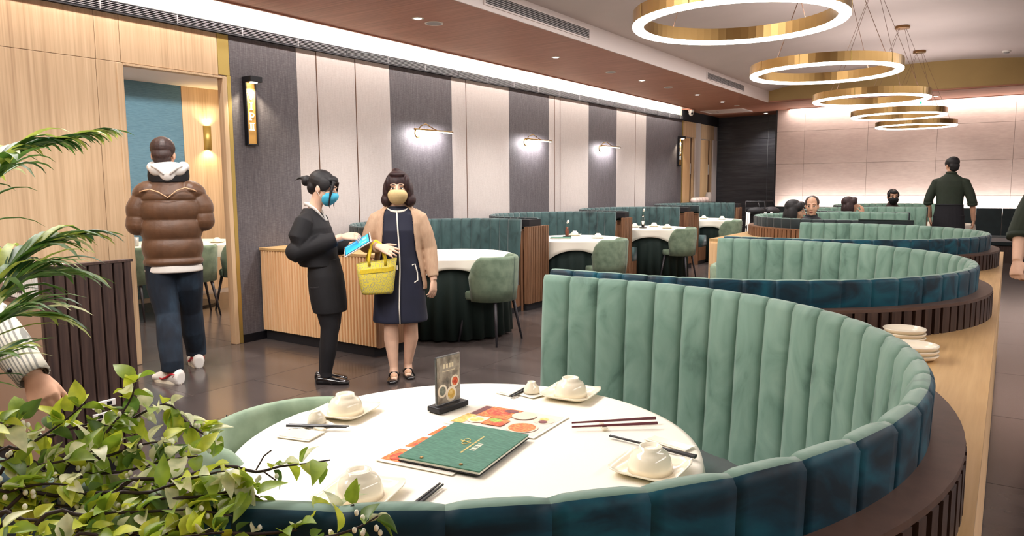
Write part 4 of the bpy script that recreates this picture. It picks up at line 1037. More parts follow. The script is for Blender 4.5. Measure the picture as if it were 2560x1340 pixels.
for nm, x, y, an in (('near', .03, .24, .75), ('far', -.10, -.24, .25)):
    sb = MB(); shoe(sb, x, y + .0, .0, an, .29, .050, .098); fuse('shoe', sb, M_white, mn, .005, 2)
    def rt(p): 
        c_, s_ = math.cos(an), math.sin(an); dx, dy = p[0] - x, p[1] - y
        return (x + dx * c_ - dy * s_, y + dx * s_ + dy * c_) + tuple(p[2:])
    part('shoe_sole', MB().prism([rt(q) for q in [(x + .052 * math.cos(a) * (1.0 if math.sin(a) < 0 else .85), y - .055 + .142 * math.sin(a)) for a in [2 * PI * k / 24 for k in range(24)]]], .0, .018), M_porc, mn)
    for s in (-1, 1): part('shoe_stripe', MB().tube([rt(q) for q in [(x + s * .046, y - .090, .040), (x + s * .0515, y - .05, .034), (x + s * .051, y - .005, .052), (x + s * .044, y + .040, .080), (x + s * .036, y + .070, .076), (x + s * .044, y + .055, .058)]], [.004, .007, .009, .008, .007, .004], 6), M_red, mn, smooth=True)

# ---------------------------------------------------------------- a plainer figure for the others
def person(label, loc, rz, hgt, shirt, pants, hair, skin=M_skin2, seated=False, arms=None, head=(0, 0, 0), fem=False, hair_long=False, apron=None, mask_m=None, glasses=False, bald=False, vox=.007, roll_sleeve=True, curl=.5, group=None, sleeve_r=1.0):
    t = thing('person', label, 'person', loc, rz); k = hgt / 1.70
    zc = 0 if not seated else -.42
    def Z(v): return V((v[0] * k, v[1] * k, (v[2] + (zc if v[2] > .8 else 0)) * k)) if seated else V(v) * k
    hM = hm(Z((0, -.01, 1.59)), yaw=head[0], pitch=head[1], roll=head[2], k=k)
    b = MB(); head_solids(b, hM, fem)
    b.tube([Z((0, .01, 1.53)), Z((0, .02, 1.46)), Z((0, .02, 1.38))], [.052 * k, .052 * k, .07 * k], 14)
    bs = MB()
    tors = [(1.475, .062, .056), (1.445, .10, .068), (1.41, .150, .085), (1.375, .178, .098), (1.30, .185, .11), (1.15, .165, .11), (1.02, .160, .11), (.92, .172, .12), (.86, .15, .10)]
    rings_z(b, [(0, .02 * k, Z((0, 0, z)).z, rx * .9 * k, ry * .9 * k) for z, rx, ry in tors])
    rings_z(bs, [(0, .02 * k, Z((0, 0, z)).z, rx * 1.03 * k, ry * 1.05 * k) for z, rx, ry in tors], 26)
    arms = arms or {}
    for s in (-1, 1):
        a = Z((s * .185, .02, 1.37)); el, wr, hd_, hn = arms.get(s, ((s * .245, .03, 1.09), (s * .255, -.05, .84), (0, -.15, -1), (s, 0, 0)))
        el, wr = Z(el), Z(wr); b.tube([a, el, wr], [.045 * k, .039 * k, .028 * k], 12); b.ell(el, (.039 * k,) * 3)
        hand(b, wr, hd_, hn, -s if seated else (1 if s < 0 else 1), .18 * k, curl=curl)
        end = el * .85 + wr * .15 if roll_sleeve else wr * .93 + el * .07
        q = sleeve_r
        ch = [a - V((s * .09, 0, -.012)) * k, a - V((s * .012, 0, .012)) * k, a * .4 + el * .6, el] + ([end] if roll_sleeve else [el * .5 + wr * .5, end])
        bs.tube(ch, [.048 * k, .062 * k * q, .062 * k * q, .058 * k * q] + ([.058 * k * q] if roll_sleeve else [.05 * k * q, .042 * k * q]), 16)
        if roll_sleeve:
            c_ = MB().tube([el * .95 + wr * .05, end + (wr - el) * .05], [.063 * k * q, .060 * k * q], 16); part('sleeve_cuff', c_, shirt, t, smooth=True)
    pn = MB(); rings_z(pn, [(0, .02 * k, Z((0, 0, z)).z, rx * k, ry * k) for z, rx, ry in ((1.02, .150, .112), (.92, .172, .124), (.85, .165, .118))])
    for s in (-1, 1):
        if seated: ch = [(s * .09, .02, .50), (s * .11, -.22, .52), (s * .12, -.42, .50), (s * .12, -.44, .28), (s * .12, -.43, .06)]; ch = [V(c_) * k for c_ in ch]
        else: ch = [Z(c_) for c_ in ((s * .09, .02, .90), (s * .095, .0, .70), (s * .095, -.01, .48), (s * .095, .02, .30), (s * .095, .03, .05))]
        rr = [.095, .085, .062, .055, .042]
        b.tube(ch, [r * k for r in rr], 12); pn.tube(ch[:-1] + [ch[-1] + V((0, 0, .02))], [(r + .012) * k for r in rr], 14)
        sb = MB(); shoe(sb, ch[-1].x, ch[-1].y, 0, 0, .26 * k, .046, .06); fuse('shoe', sb, M_patent, t, .007, 2)
    part('shirt_collar', MB().tube([Z((.064 * math.cos(a), .016 + .058 * math.sin(a), 1.478 + .012 * math.sin(a))) for a in [2 * PI * j / 24 for j in range(25)]], [(.007, .018)] * 25, 8), shirt, t, smooth=True)
    fuse('body', b, skin, t, vox * .75, 3); fuse('shirt', bs, shirt, t, vox, 3); fuse('trousers', pn, pants, t, vox, 3)
    face_parts(hM, t, lips=mask_m is None)
    if mask_m: mask(hM, t, mask_m, mask_m)
    h = HB(hM); h.ell((0, .030, .038), (.082, .093, .082)); h.ell((0, .072, -.018), (.068, .042, .06)); h.ell((0, .058, -.055), (.060, .044, .042))
    if not bald: h.ell((0, -.048, .078), (.058, .042, .03)); h.ell((-.066, -.008, .03), (.018, .05, .045)); h.ell((.066, -.008, .03), (.018, .05, .045))
    if hair_long:
        for s in (-1, 1): h.ell((s * .072, .02, -.05), (.03, .06, .09)); h.ell((s * .055, -.045, .05), (.034, .035, .05))
        h.ell((0, .075, -.06), (.08, .045, .10))
    fuse('hair', h, hair, t, .006, 2)
    if glasses:
        for s in (-1, 1): g2 = HB(hM); g2.tube([(s * .031 + .021 * math.cos(a), -.096, .003 + .015 * math.sin(a)) for a in [2 * PI * j / 14 for j in range(15)]], .0018, 5); g2.tube([(s * .052, -.094, .006), (s * .076, -.04, .008), (s * .078, .01, .004)], .0018, 5); part('glasses', g2, M_black, t)
    if apron:
        ap = MB(); rings_z(ap, [(0, .02 * k, z * k, rx * k, ry * k) for z, rx, ry in ((1.05, .172, .124), (.95, .182, .130), (.8, .20, .14), (.62, .215, .15), (.52, .225, .155))], 26); fuse('apron', ap, apron, t, vox, 3)
        part('apron_band', MB().tube([(.170 * k * math.cos(a), .02 * k + .124 * k * math.sin(a), 1.04 * k) for a in [2 * PI * j / 30 for j in range(31)]], [(.014, .006)] * 31, 6), apron, t, smooth=True)
    return t
M_dkgreen = mat('dark_green_shirt', (36, 46, 34), .8, var=.12, vscale=14)
M_char = mat('charcoal_apron', (24, 23, 30), .85, var=.1, vscale=18)
person('waiter standing far off by the beige wall, seen from behind in a dark green shirt', (-.72, 12.35, 0), math.radians(172), 1.76, M_dkgreen, M_char, M_hair, apron=M_char, head=(.6, .15, 0),
       arms={1: ((.265, .03, 1.10), (.25, -.06, .86), (-.1, -.2, -1), (1, 0, 0)), -1: ((-.275, .03, 1.09), (-.29, -.05, .83), (.05, -.15, -1), (-1, 0, 0))})
person('waiter at the right edge of the picture, dark green sleeve and clenched hand', (.345, 5.42, 0), math.radians(5), 1.74, M_dkgreen, M_char, M_hair, skin=M_skin, apron=M_char, sleeve_r=1.12, curl=1.15,
       arms={-1: ((-.275, .02, 1.065), (-.285, -.05, .905), (-.05, -.25, -1), (-.6, -.7, .2)), 1: ((.26, .03, 1.08), (.27, -.05, .84), (0, -.15, -1), (1, 0, 0))})
person('seated woman with black bobbed hair in profile, in the booth before the man', (-1.86, 7.98, 0), face(.95, .12), 1.63, mat('black_white_top', (44, 42, 46), .8, var=.6, vscale=40), M_blk, M_hair, seated=True, hair_long=True, fem=True, head=(0, .15, 0), roll_sleeve=False)
person('seated older man with thinning hair in a dark vest, facing the bobbed woman', (-1.90, 8.98, 0), face(.35, -.95), 1.66, mat('dark_vest', (40, 40, 48), .7), M_blk, M_hairman, seated=True, bald=True, head=(-.2, .1, 0), roll_sleeve=False)
person('seated woman with long dark hair resting her hand against her face', (-1.77, 10.62, 0), face(.95, .3), 1.62, M_blk, M_blk, M_hairbrown, seated=True, hair_long=True, fem=True, roll_sleeve=False,
       arms={-1: ((-.20, -.18, 1.16), (-.10, -.16, 1.46), (.2, .1, 1), (-.6, -.8, 0)), 1: ((.24, -.05, 1.12), (.12, -.28, 1.12), (-.6, -.8, 0), (0, 0, 1))})
person('seated man in a black mask and glasses, farthest booth', (-1.53, 12.92, 0), face(.35, -.95), 1.72, mat('dark_brown_shirt', (52, 34, 32), .8), M_blk, M_hair, seated=True, glasses=True, mask_m=M_blk, head=(0, .12, 0), roll_sleeve=False)
# ---------------------------------------------------------------- the diner at the left edge: only a forearm shows
M_stripe, nt, p_ = base_mat('striped_shirt')
g_ = nt.nodes.new('ShaderNodeNewGeometry'); wv_ = nt.nodes.new('ShaderNodeTexWave'); wv_.inputs['Scale'].default_value = 34; wv_.bands_direction = 'DIAGONAL'; wv_.inputs['Distortion'].default_value = .6
r_ = nt.nodes.new('ShaderNodeValToRGB'); r_.color_ramp.elements[0].color = lin((128, 128, 122)); r_.color_ramp.elements[1].color = lin((196, 192, 178)); r_.color_ramp.elements[0].position = .2; r_.color_ramp.elements[1].position = .5
nt.links.new(g_.outputs['Position'], wv_.inputs['Vector']); nt.links.new(wv_.outputs['Fac'], r_.inputs['Fac']); nt.links.new(r_.outputs['Color'], p_.inputs['Base Color']); p_.inputs['Roughness'].default_value = .9
o_ = V((-2.80, .62, 0))
pa = thing('person', 'person at the left edge reaching in with a striped shirt sleeve and buttoned cuff', 'person', o_)
E_, W_ = dep(-25, 800, 2.36) - o_, dep(82, 938, 2.30) - o_
Sh = V((-.06, .02, 1.36)) ; dr_ = (W_ - E_).normalized()
body = MB(); hM = hm(V((-.20, -.10, 1.55)), yaw=.9); head_solids(body, hM)
body.tube([(-.2, -.09, 1.50), (-.2, -.08, 1.36)], [.055, .075], 12)
tor = [(1.38, .14, .09), (1.25, .17, .115), (1.05, .155, .11), (.9, .16, .115), (.84, .14, .1)]
rings_z(body, [(-.20, -.08, z, rx * .9, ry * .9) for z, rx, ry in tor])
Sh = V((-.07, -.01, 1.33))
body.tube([Sh, E_, W_], [.045, .04, .03], 12)
hand(body, W_, dr_ * .8 + V((.0, .0, -.45)), (.75, -.45, .35), 1, .185, curl=1.0, spread=.02, thumb=.4)
body.tube([(-.38, -.1, 1.33), (-.44, -.1, 1.08), (-.42, -.2, .86)], [.045, .04, .028], 10); hand(body, (-.42, -.2, .86), (0, -.2, -1), (-1, 0, 0), 1, .18, curl=.4)
for s in (-1, 1): body.tube([(-.2 + s * .09, -.08, .88), (-.2 + s * .095, -.09, .48), (-.2 + s * .095, -.06, .05)], [.09, .06, .042], 12)
fuse('body', body, M_skin2, pa, .0055, 2)
sh = MB(); rings_z(sh, [(-.20, -.08, z, rx * 1.04, ry * 1.06) for z, rx, ry in tor], 26)
sh.tube([Sh, Sh * .5 + E_ * .5, E_, E_ * .5 + W_ * .5, W_ * .93 + E_ * .07], [.07, .07, .066, .062, .052], 18); sh.ell(E_, (.066,) * 3)
sh.tube([(-.38, -.1, 1.33), (-.44, -.1, 1.08), (-.42, -.19, .9)], [.066, .06, .05], 14)
fuse('shirt', sh, M_stripe, pa, .006, 3)
part('cuff', MB().tube([W_ - dr_ * .055, W_ - dr_ * .05, W_ + dr_ * .008, W_ + dr_ * .01], [.050, .0535, .050, .044], 20, cap=False), M_stripe, pa, smooth=True)
for q in (.035, .105):
    n_ = V((.35, -.75, -.1)); n_ = (n_ - dr_ * n_.dot(dr_)).normalized()
    part('button', MB().ell(W_ - dr_ * q + n_ * (.053 + q * .03), (.008,) * 3, n=10, m=8), M_black, pa, smooth=True)
tr_ = MB(); rings_z(tr_, [(-.2, -.08, .95, .16, .116), (-.2, -.08, .84, .165, .12)])
for s in (-1, 1): tr_.tube([(-.2 + s * .09, -.08, .9), (-.2 + s * .095, -.09, .48), (-.2 + s * .095, -.06, .06)], [.102, .072, .054], 14)
fuse('trousers', tr_, M_char, pa, .007, 2)
hr = HB(hM); hr.ell((0, .03, .04), (.083, .094, .082)); fuse('hair', hr, M_hair, pa, .007, 2)
for s in (-1, 1): sb = MB(); shoe(sb, -.2 + s * .095, -.06, 0, 0, .26, .046, .06); fuse('shoe', sb, M_patent, pa, .007, 2)
# ================================================================ ON THE TABLES
TZ = .7545
def plate_mesh(S=.158, h=.017):
    rg = []
    def row(k, z, lift=0):
        out = []
        for j in range(48):
            a = 2 * PI * j / 48; c_, s_ = math.cos(a), math.sin(a); e = .30
            x, y = k * S / 2 * math.copysign(abs(c_) ** e, c_), k * S / 2 * math.copysign(abs(s_) ** e, s_)
            out.append((x, y, z + lift * (abs(c_ * s_) * 2) ** 2))
        return out
    rg = [row(.02, .003), row(.60, .003), row(.72, .005, 0), row(.90, .012, .002), row(1.0, h, .004), row(1.0, h - .003, .004), row(.88, .008, .002), row(.66, .0, 0), row(.02, .0)]
    return MB().rings(rg, cap=True)
PM = plate_mesh().mesh('plate', M_porc, True, True)
BPROF = [(.001, .062), (.022, .062), (.0235, .070), (.028, .070), (.029, .0605), (.0405, .053), (.0485, .038), (.0535, .018), (.0555, .0), (.0525, .001), (.047, .020), (.040, .038), (.026, .052), (.001, .054)]
BPROF = [(r_ * .93, z_ * .80) for r_, z_ in BPROF]
BM_ = MB().lathe(BPROF, n=40).mesh('bowl', M_porc, True, True)
CPROF = [(.001, .030), (.009, .030), (.010, .034), (.0125, .034), (.013, .029), (.021, .020), (.025, .006), (.0255, 0), (.0235, .001), (.018, .018), (.001, .026)]
CM_ = MB().lathe(CPROF, n=28).mesh('cup', M_porc, True, True)
def solo(nm, me, label, cat, loc, rz=0, group=None, rot=None):
    o = link(nm, me, None, loc); o.rotation_euler = rot or (0, 0, rz); return tag(o, label, cat, group)
def rod(nm, p0, p1, r0, r1, m, label, group):
    p0, p1 = V(p0), V(p1); mid = (p0 + p1) / 2
    mb = MB().tube([p0 - mid, p1 - mid], [r0, r1], 8)
    return tag(part(nm, mb, m, None, mid), label, 'chopstick', group)
M_blkstick = mat('black_chopstick', (30, 30, 34), .35)
M_redstick = mat('red_lacquer', (92, 22, 34), .25, coat=.4)
sets = [((-1.54, 1.405), .22, 'at the left of the near table'), ((-1.085, 1.905), .12, 'at the far side of the near table'),
        ((-.640, 1.488), .02, 'at the right of the near table'), ((-1.09, 1.025), .30, 'at the near edge of the near table')]
for (x, y), rz, nm in sets:
    solo('plate', PM, 'square white plate ' + nm, 'plate', (x, y, TZ), rz, 'square plates on the near table')
    solo('bowl', BM_, 'upturned white bowl on the square plate ' + nm, 'bowl', (x, y, TZ + .0035), 0, 'upturned bowls on the near table')
for (x, y), nm in (((-1.535, 1.295), 'left of the near table beside black chopsticks'), ((-1.20, 1.862), 'far side of the near table beside the plate')):
    sc2 = MB().add([(-.045, -.03, .0), (.03, -.042, .0), (.05, .02, .003), (-.02, .042, .001), (-.045, -.03, .002), (.03, -.042, .002), (.05, .02, .005), (-.02, .042, .003)], [(3, 2, 1, 0), (4, 5, 6, 7), (0, 1, 5, 4), (1, 2, 6, 5), (2, 3, 7, 6), (3, 0, 4, 7)])
    tag(part('folded_paper', sc2, M_cloth, None, (x, y, TZ), bevel=.001), 'white paper under the upturned cup, ' + nm, 'napkin')
    solo('cup', CM_, 'small upturned white cup, ' + nm, 'cup', (x, y, TZ + .0055), 0, 'small upturned cups')
def napkin(x, y, rz, a, b, label):
    t = thing('paper_sleeve', label, 'napkin', (x, y, TZ), rz, 'white napkins by the plates')
    part('sheet', MB().box(-a / 2, a / 2, -b / 2, b / 2, 0, .0022), M_cloth, t, bevel=.0006); part('fold', MB().box(-a / 2 + .006, a / 2, -b / 2 + .006, b / 2 - .012, .0022, .0036), M_porc, t)
napkin(-1.505, 1.215, .25, .10, .075, 'folded white napkin at the left edge of the near table')
napkin(-1.265, 1.86, 1.5, .11, .06, 'folded white napkin at the far edge of the near table')
napkin(-.672, 1.682, -.2, .12, .05, 'white paper chopstick sleeve behind the right-hand plate')
for q, nm in ((0, 'nearer'), (.009, 'farther')):
    rod('chopstick', (-1.578, 1.228 + q, TZ + .008), (-1.428, 1.304 + q, TZ + .010), .0042, .0024, M_blkstick, 'black chopstick at the left of the near table, %s of the pair' % nm, 'black chopsticks')
    rod('chopstick', (-1.235 + q, 1.79, TZ + .005), (-1.24 + q, 1.91, TZ + .008), .0024, .004, M_blkstick, 'black chopstick at the far side of the near table, %s of the pair' % nm, 'black chopsticks')
    rod('chopstick', (-.816, 1.633 + q * .6, TZ + .006), (-.578, 1.613 - q * .9, TZ + .008), .0022, .0042, M_blkstick, 'black chopstick behind the right-hand plate, %s of the pair' % nm, 'black chopsticks')
    rod('chopstick', (-.965 + q, 1.05, TZ + .005), (-.985 + q, 1.16, TZ + .007), .004, .0024, M_blkstick, 'black chopstick at the near edge of the table, %s of the pair' % nm, 'black chopsticks')
tag(part('chopstick_rest', MB().box(-.018, .018, -.008, .008, 0, .008), M_porc, None, (-1.492, 1.268, TZ), bevel=.003), 'white chopstick rest under the black chopsticks on the left', 'chopstick rest')
rod('chopstick', (-.942, 1.66, TZ + .010), (-.765, 1.812, TZ + .013), .0024, .0044, M_redstick, 'dark red chopstick on the near table, farther of the pair', 'red chopsticks')
rod('chopstick', (-.925, 1.631, TZ + .010), (-.745, 1.775, TZ + .013), .0024, .0044, M_redstick, 'dark red chopstick on the near table, nearer of the pair', 'red chopsticks')
tag(part('chopstick_rest', MB().box(-.024, .024, -.007, .007, 0, .008), M_porc, None, (-.865, 1.695, TZ), bevel=.003), 'white chopstick rest under the dark red chopsticks', 'chopstick rest').rotation_euler = (0, 0, 2.3)
# acrylic menu stand
ms = thing('menu_stand', 'clear acrylic menu stand with black base on the near table', 'menu stand', (-1.325, 1.605, TZ), math.radians(90 - 6))
ms.scale = (.88, .88, .93)
part('base', MB().box(-.068, .068, -.030, .030, 0, .018), M_black, ms, bevel=.004)
part('acrylic_panel', MB().box(-.056, .056, -.0035, .0035, .018, .172), M_acryl, ms, bevel=.001)
card, nt, p_ = base_mat('menu_card')
p_.inputs['Roughness'].default_value = .4
g_ = nt.nodes.new('ShaderNodeTexCoord'); n_ = nt.nodes.new('ShaderNodeTexNoise'); n_.inputs['Scale'].default_value = 3.5; n_.inputs['Detail'].default_value = 5
r_ = nt.nodes.new('ShaderNodeValToRGB')
for i, (p0, c_) in enumerate(((.25, (52, 58, 60)), (.42, (118, 110, 100)), (.58, (168, 160, 146)), (.8, (140, 136, 132)))):
    if i > 1: r_.color_ramp.elements.new(p0)
    r_.color_ramp.elements[i].position = p0; r_.color_ramp.elements[i].color = lin(c_)
nt.links.new(g_.outputs['Generated'], n_.inputs['Vector']); nt.links.new(n_.outputs['Fac'], r_.inputs['Fac']); nt.links.new(r_.outputs['Color'], p_.inputs['Base Color'])
M_cream = mat('cream_print', (226, 216, 188), .5); M_orange = grain('orange_food', [(150, 60, 24), (214, 112, 50), (238, 176, 96)], (120, 120, 120), rough=.5, detail=4)
M_redfood = grain('red_food', [(150, 30, 24), (206, 74, 44), (232, 150, 90)], (110, 110, 110), rough=.5); M_yelfood = grain('yellow_food', [(196, 150, 60), (226, 190, 100), (240, 222, 160)], (90, 90, 90), rough=.5)
M_grey2 = mat('grey_food', (120, 126, 116), .5, var=.3, vscale=140); M_lime = mat('lettuce_print', (150, 176, 60), .5, var=.3, vscale=120); M_plum = mat('plum_print', (110, 40, 44), .5, var=.35, vscale=100)
M_sheet = mat('menu_sheet', (240, 234, 222), .35)
for sd in (1, -1):
    yb = -.0045 * 1.0 if sd > 0 else .0045
    part('card', MB().box(-.053, .053, yb - .0006, yb + .0006, .022, .168), card, ms)
    def disc(x, z, r, m, lift, sq=1.0):
        yy = yb - sd * (.001 + lift); n = 24
        q = MB().add([(x + r * math.cos(2 * PI * k / n), yy, z + r * sq * math.sin(2 * PI * k / n)) for k in range(n)], [tuple(range(n)) if sd > 0 else tuple(reversed(range(n)))]); part('printed_dish', q, m, ms)
    for x, z, r, m in ((-.030, .062, .021, M_grey2), (.028, .084, .020, M_redfood), (.010, .046, .024, M_yelfood)): disc(x * sd, z, r, M_porc, 0); disc(x * sd, z, r * .68, m, .0004)
    hd_ = MB()
    for k in range(4): hd_.box(-.026 + .013 * k, -.017 + .013 * k, yb - sd * .0012 - .0002, yb - sd * .0012 + .0002, .132, .146)
    hd_.box(-.03, .028, yb - sd * .0012 - .0002, yb - sd * .0012 + .0002, .122, .124)
    for x, z0, z1 in ((.044, .096, .124), (-.042, .08, .104), (.0, .066, .080)): hd_.box(x - .0015, x + .0015, yb - sd * .0012 - .0002, yb - sd * .0012 + .0002, z0, z1)
    part('printed_heading', hd_, M_cream, ms)['kind'] = 'stuff'
# picture sheets and the green menu
def quad_sheet(nm, label, pts, z, prints, th=.0012):
    c_ = sum((V((p[0], p[1], 0)) for p in pts), V()) / 4
    t = thing(nm, label, 'menu', (c_.x, c_.y, z))
    q = [(p[0] - c_.x, p[1] - c_.y) for p in pts]
    part('sheet', MB().prism(q, 0, th), M_sheet, t, clean=True)
    def uv(u, v_):
        a = V(q[0]) * (1 - u) + V(q[3]) * u; b = V(q[1]) * (1 - u) + V(q[2]) * u; return a * (1 - v_) + b * v_
    for i, pr in enumerate(prints):
        zz = th + .0003 + .0003 * (i % 12)
        if pr[0] == 'q':
            _, u0, v0, u1, v1, m = pr; poly = [uv(u0, v0), uv(u1, v0), uv(u1, v1), uv(u0, v1)]
        else:
            _, u, v_, ru, rv, m = pr; poly = [uv(u + ru * math.cos(2 * PI * k / 22), v_ + rv * math.sin(2 * PI * k / 22)) for k in range(22)]
        mb = MB().add([(p.x, p.y, zz) for p in poly], [tuple(range(len(poly)))])
        part('printed_dish', mb, m, t, clean=True)
    return t
V2 = V
def V(p=(0, 0, 0)): return V2((p[0], p[1], p[2] if len(p) > 2 else 0))
s1 = [(-1.249, 1.492), (-1.254, 1.692), (-.985, 1.722), (-.975, 1.522)]
D = lambda u, v_, r, m, k=.72: [('d', u, v_, r, r * 1.35, M_porc), ('d', u, v_, r * k, r * 1.35 * k, m)]
quad_sheet('picture_menu', 'laminated menu sheet with food photographs under the green menu', s1, TZ + .0005,
    [('q', .03, .05, .97, .95, mat('pale_pink_print', (226, 206, 194), .4)), ('q', .05, .5, .14, .93, M_plum), ('q', .03, .1, .16, .5, M_yelfood), ('q', .14, .48, .50, .94, M_orange), ('d', .30, .72, .13, .14, M_redfood), ('d', .40, .84, .08, .07, M_plum)]
    + D(.24, .30, .095, M_yelfood) + [('q', .33, .18, .56, .45, M_orange), ('d', .42, .38, .07, .07, M_lime), ('d', .50, .26, .07, .06, M_redfood)] + D(.60, .72, .125, M_redfood) + [('d', .665, .74, .03, .10, M_lime)]
    + D(.84, .68, .11, M_porc) + [('d', .83, .72, .05, .06, M_yelfood), ('d', .85, .62, .045, .06, M_plum)] + D(.76, .28, .155, M_orange, .86))
s2 = [(-1.212, 1.192), (-1.236, 1.488), (-1.03, 1.505), (-1.0, 1.22)]
quad_sheet('picture_menu', 'second laminated menu sheet, only an edge of orange dishes showing left of the green menu', s2, TZ + .0003,
    [('q', .03, .04 + .32 * k, .30, .30 + .32 * k, M_orange) for k in range(3)] + [('d', .17, .14 + .32 * k, .09, .08, M_redfood) for k in range(3)])
M_gmenu = grain('green_menu_cloth', [(44, 92, 74), (58, 110, 90), (78, 130, 108)], (40, 260, 60), rough=.6, detail=5)
M_goldp = mat('gold_print', (206, 178, 104), .4, .4)
mc = [(-1.156, 1.213), (-1.201, 1.483), (-.980, 1.507), (-.940, 1.243)]
c_ = sum((V(p) for p in mc), V()) / 4
t = thing('green_menu', 'dark green cloth menu with gold emblem lying on the near table', 'menu', (c_.x, c_.y, TZ + .004))
q = [(p[0] - c_.x, p[1] - c_.y) for p in mc]
part('back_cover', MB().prism([(x * 1.0, y * 1.0) for x, y in q], 0, .0025), M_blackmatte, t, clean=True)
part('pages', MB().prism([(x * .985, y * .985) for x, y in q], .0025, .0085), M_cloth, t, clean=True)
part('front_cover', MB().prism(q, .0085, .0115), M_gmenu, t, clean=True)
def uvm(u, v_):
    a = V(q[0]) * (1 - u) + V(q[3]) * u; b = V(q[1]) * (1 - u) + V(q[2]) * u; return a * (1 - v_) + b * v_
def mline(u0, v0, u1, v1, wd, m, nm):
    a, b = uvm(u0, v0), uvm(u1, v1); d = (b - a).normalized(); n = V((-d.y, d.x)) * wd / 2
    part(nm, MB().add([(p.x, p.y, .0119) for p in (a - n, b - n, b + n, a + n)], [(0, 1, 2, 3)]), m, t)
zz = .0122
for dv in (-.035, .035):
    part('emblem', MB().tube([uvm(.455 + .036 * math.cos(2 * PI * k / 18) - dv * .25, .565 + dv + .032 * math.sin(2 * PI * k / 18)) + V((0, 0, zz)) for k in range(19)], .0011, 5), M_goldp, t)
part('emblem', MB().tube([uvm(.38, .575) + V((0, 0, zz)), uvm(.455, .565) + V((0, 0, zz)), uvm(.53, .555) + V((0, 0, zz))], .0011, 5), M_goldp, t)
for k in range(9): mline(.565, .30 + .052 * k, .565, .342 + .052 * k, .0052, M_goldp, 'gold_lettering')
for k, wd in enumerate((.004, .011, .004, .011, .004)): 
    v_ = .40 + .042 * k; mline(.61, v_, .675, v_, wd, M_porc, 'white_lettering')
for u, v_ in ((.26, .05), (.74, .06)): part('stud', MB().lathe([(.0005, .004), (.004, .003), (.005, 0)], n=14), M_brass, t, tuple(uvm(u, v_) + V((0, 0, .0115))))
V = V2
# settings on the left tables
def small_set(x, y, nm, n0):
    solo('plate', PM, 'square white plate ' + nm, 'plate', (x, y, TZ), .3, 'plates on the left tables')
    solo('bowl', BM_, 'upturned white bowl ' + nm, 'bowl', (x, y, TZ + .0035), 0, 'upturned bowls on the left tables')
small_set(-4.64, 8.25, 'on the second left table, behind the bottle', 0); small_set(-4.16, 7.98, 'on the second left table, nearer the chair', 0)
small_set(-4.74, 10.30, 'on the third left table, left of the vase', 0); small_set(-4.56, 10.62, 'on the third left table, right of the vase', 0); small_set(-4.22, 10.32, 'on the third left table, nearer the chair', 0)
small_set(-4.79, 13.50, 'on the fourth left table, by the flower bottle', 0); small_set(-4.38, 13.32, 'on the fourth left table, nearer the chair', 0)
def flower(x, y, label, h=.15, bare=False):
    t = thing('bud_vase', label, 'vase', (x, y, TZ))
    part('tray', MB().lathe([(.0005, .004), (.05, .005), (.055, .009), (.056, .0), (.0005, 0)], n=24), M_black, t)
    part('glass', MB().lathe([(.022, .006), (.024, h * .6), (.016, h * .8), (.018, h), (.016, h), (.014, h * .8), (.021, h * .58), (.019, .012), (.0005, .012), (.0005, .006)], n=20), M_glass if bare else mat('amber_glass', (150, 90, 70), .08, trans=.5), t, smooth=True)
    part('stem', MB().tube([(0, 0, .02), (.004, 0, h), (.012, .004, h + .06)], .002, 6), M_stem0, t)
    part('blossom', MB().ell((.014, .004, h + .07), (.016, .016, .020)).ell((.0, .006, h + .055), (.010, .010, .012)), M_white, t, smooth=True)
M_stem0 = mat('flower_stem', (80, 104, 60), .6)
flower(-4.64, 8.05, 'amber bud vase with a white flower on the second left table', .12); flower(-4.55, 10.18, 'tall clear glass vase on a black tray, third left table', .20, True); flower(-4.80, 13.1, 'amber bud vase with a white flower on the fourth left table', .11)
t = thing('menu_book', 'green menu lying on the second left table beside the vase', 'menu', (-4.55, 7.74, TZ), .5)
part('cover', MB().box(-.13, .13, -.10, .10, 0, .010), M_gmenu, t, bevel=.002); part('pages', MB().box(-.127, .127, -.104, -.10, .003, .008), M_cloth, t)
# private room: table, chairs, place settings, sconce
t = thing('round_table', 'round white table in the private room seen through the doorway', 'table', (-8.15, 4.95, 0))
part('tabletop', MB().lathe([(.0005, .75), (.72, .75), (.73, .74), (.73, .715), (.0005, .71)], n=60), M_cloth, t); part('column', MB().lathe([(.08, .71), (.08, .03)], n=20), M_black, t, smooth=True); part('base', MB().lathe([(.0005, .03), (.35, .025), (.36, 0), (.0005, 0)], n=40), M_black, t)
rg = [[((.735 + .012 * math.sin(k * 2 * PI / 90 * 18) * f_) * math.cos(2 * PI * k / 90), (.735 + .012 * math.sin(k * 2 * PI / 90 * 18) * f_) * math.sin(2 * PI * k / 90), z) for k in range(90)] for f_, z in ((0, .752), (.6, .70), (1, .62))]
part('cloth_skirt', MB().rings(rg, cap=False), M_cloth, t, smooth=True)
for (x, y, dx, dy), lb in (((-7.42, 4.62, -1, .35), 'olive green chair with its back to the doorway, private room'), ((-7.38, 5.20, -1, -.2), 'olive green chair at the right side of the private room table'), ((-7.75, 4.18, -.4, 1), 'olive green chair left of the man, private room')):
    copy_tree(c2, (x, y, 0), face(dx, dy), lb)
for (x, y), nm in (((-7.85, 5.22), 'right of the man'), ((-8.05, 4.55), 'left of the man')):
    solo('plate', PM, 'square white plate on the private room table, ' + nm, 'plate', (x, y, TZ - .002), .4, 'plates in the private room'); solo('bowl', BM_, 'upturned white bowl on the private room table, ' + nm, 'bowl', (x, y, TZ + .0015), 0, 'bowls in the private room')
M_frost = mat('pale_glass', (236, 238, 236), .15, trans=.5)
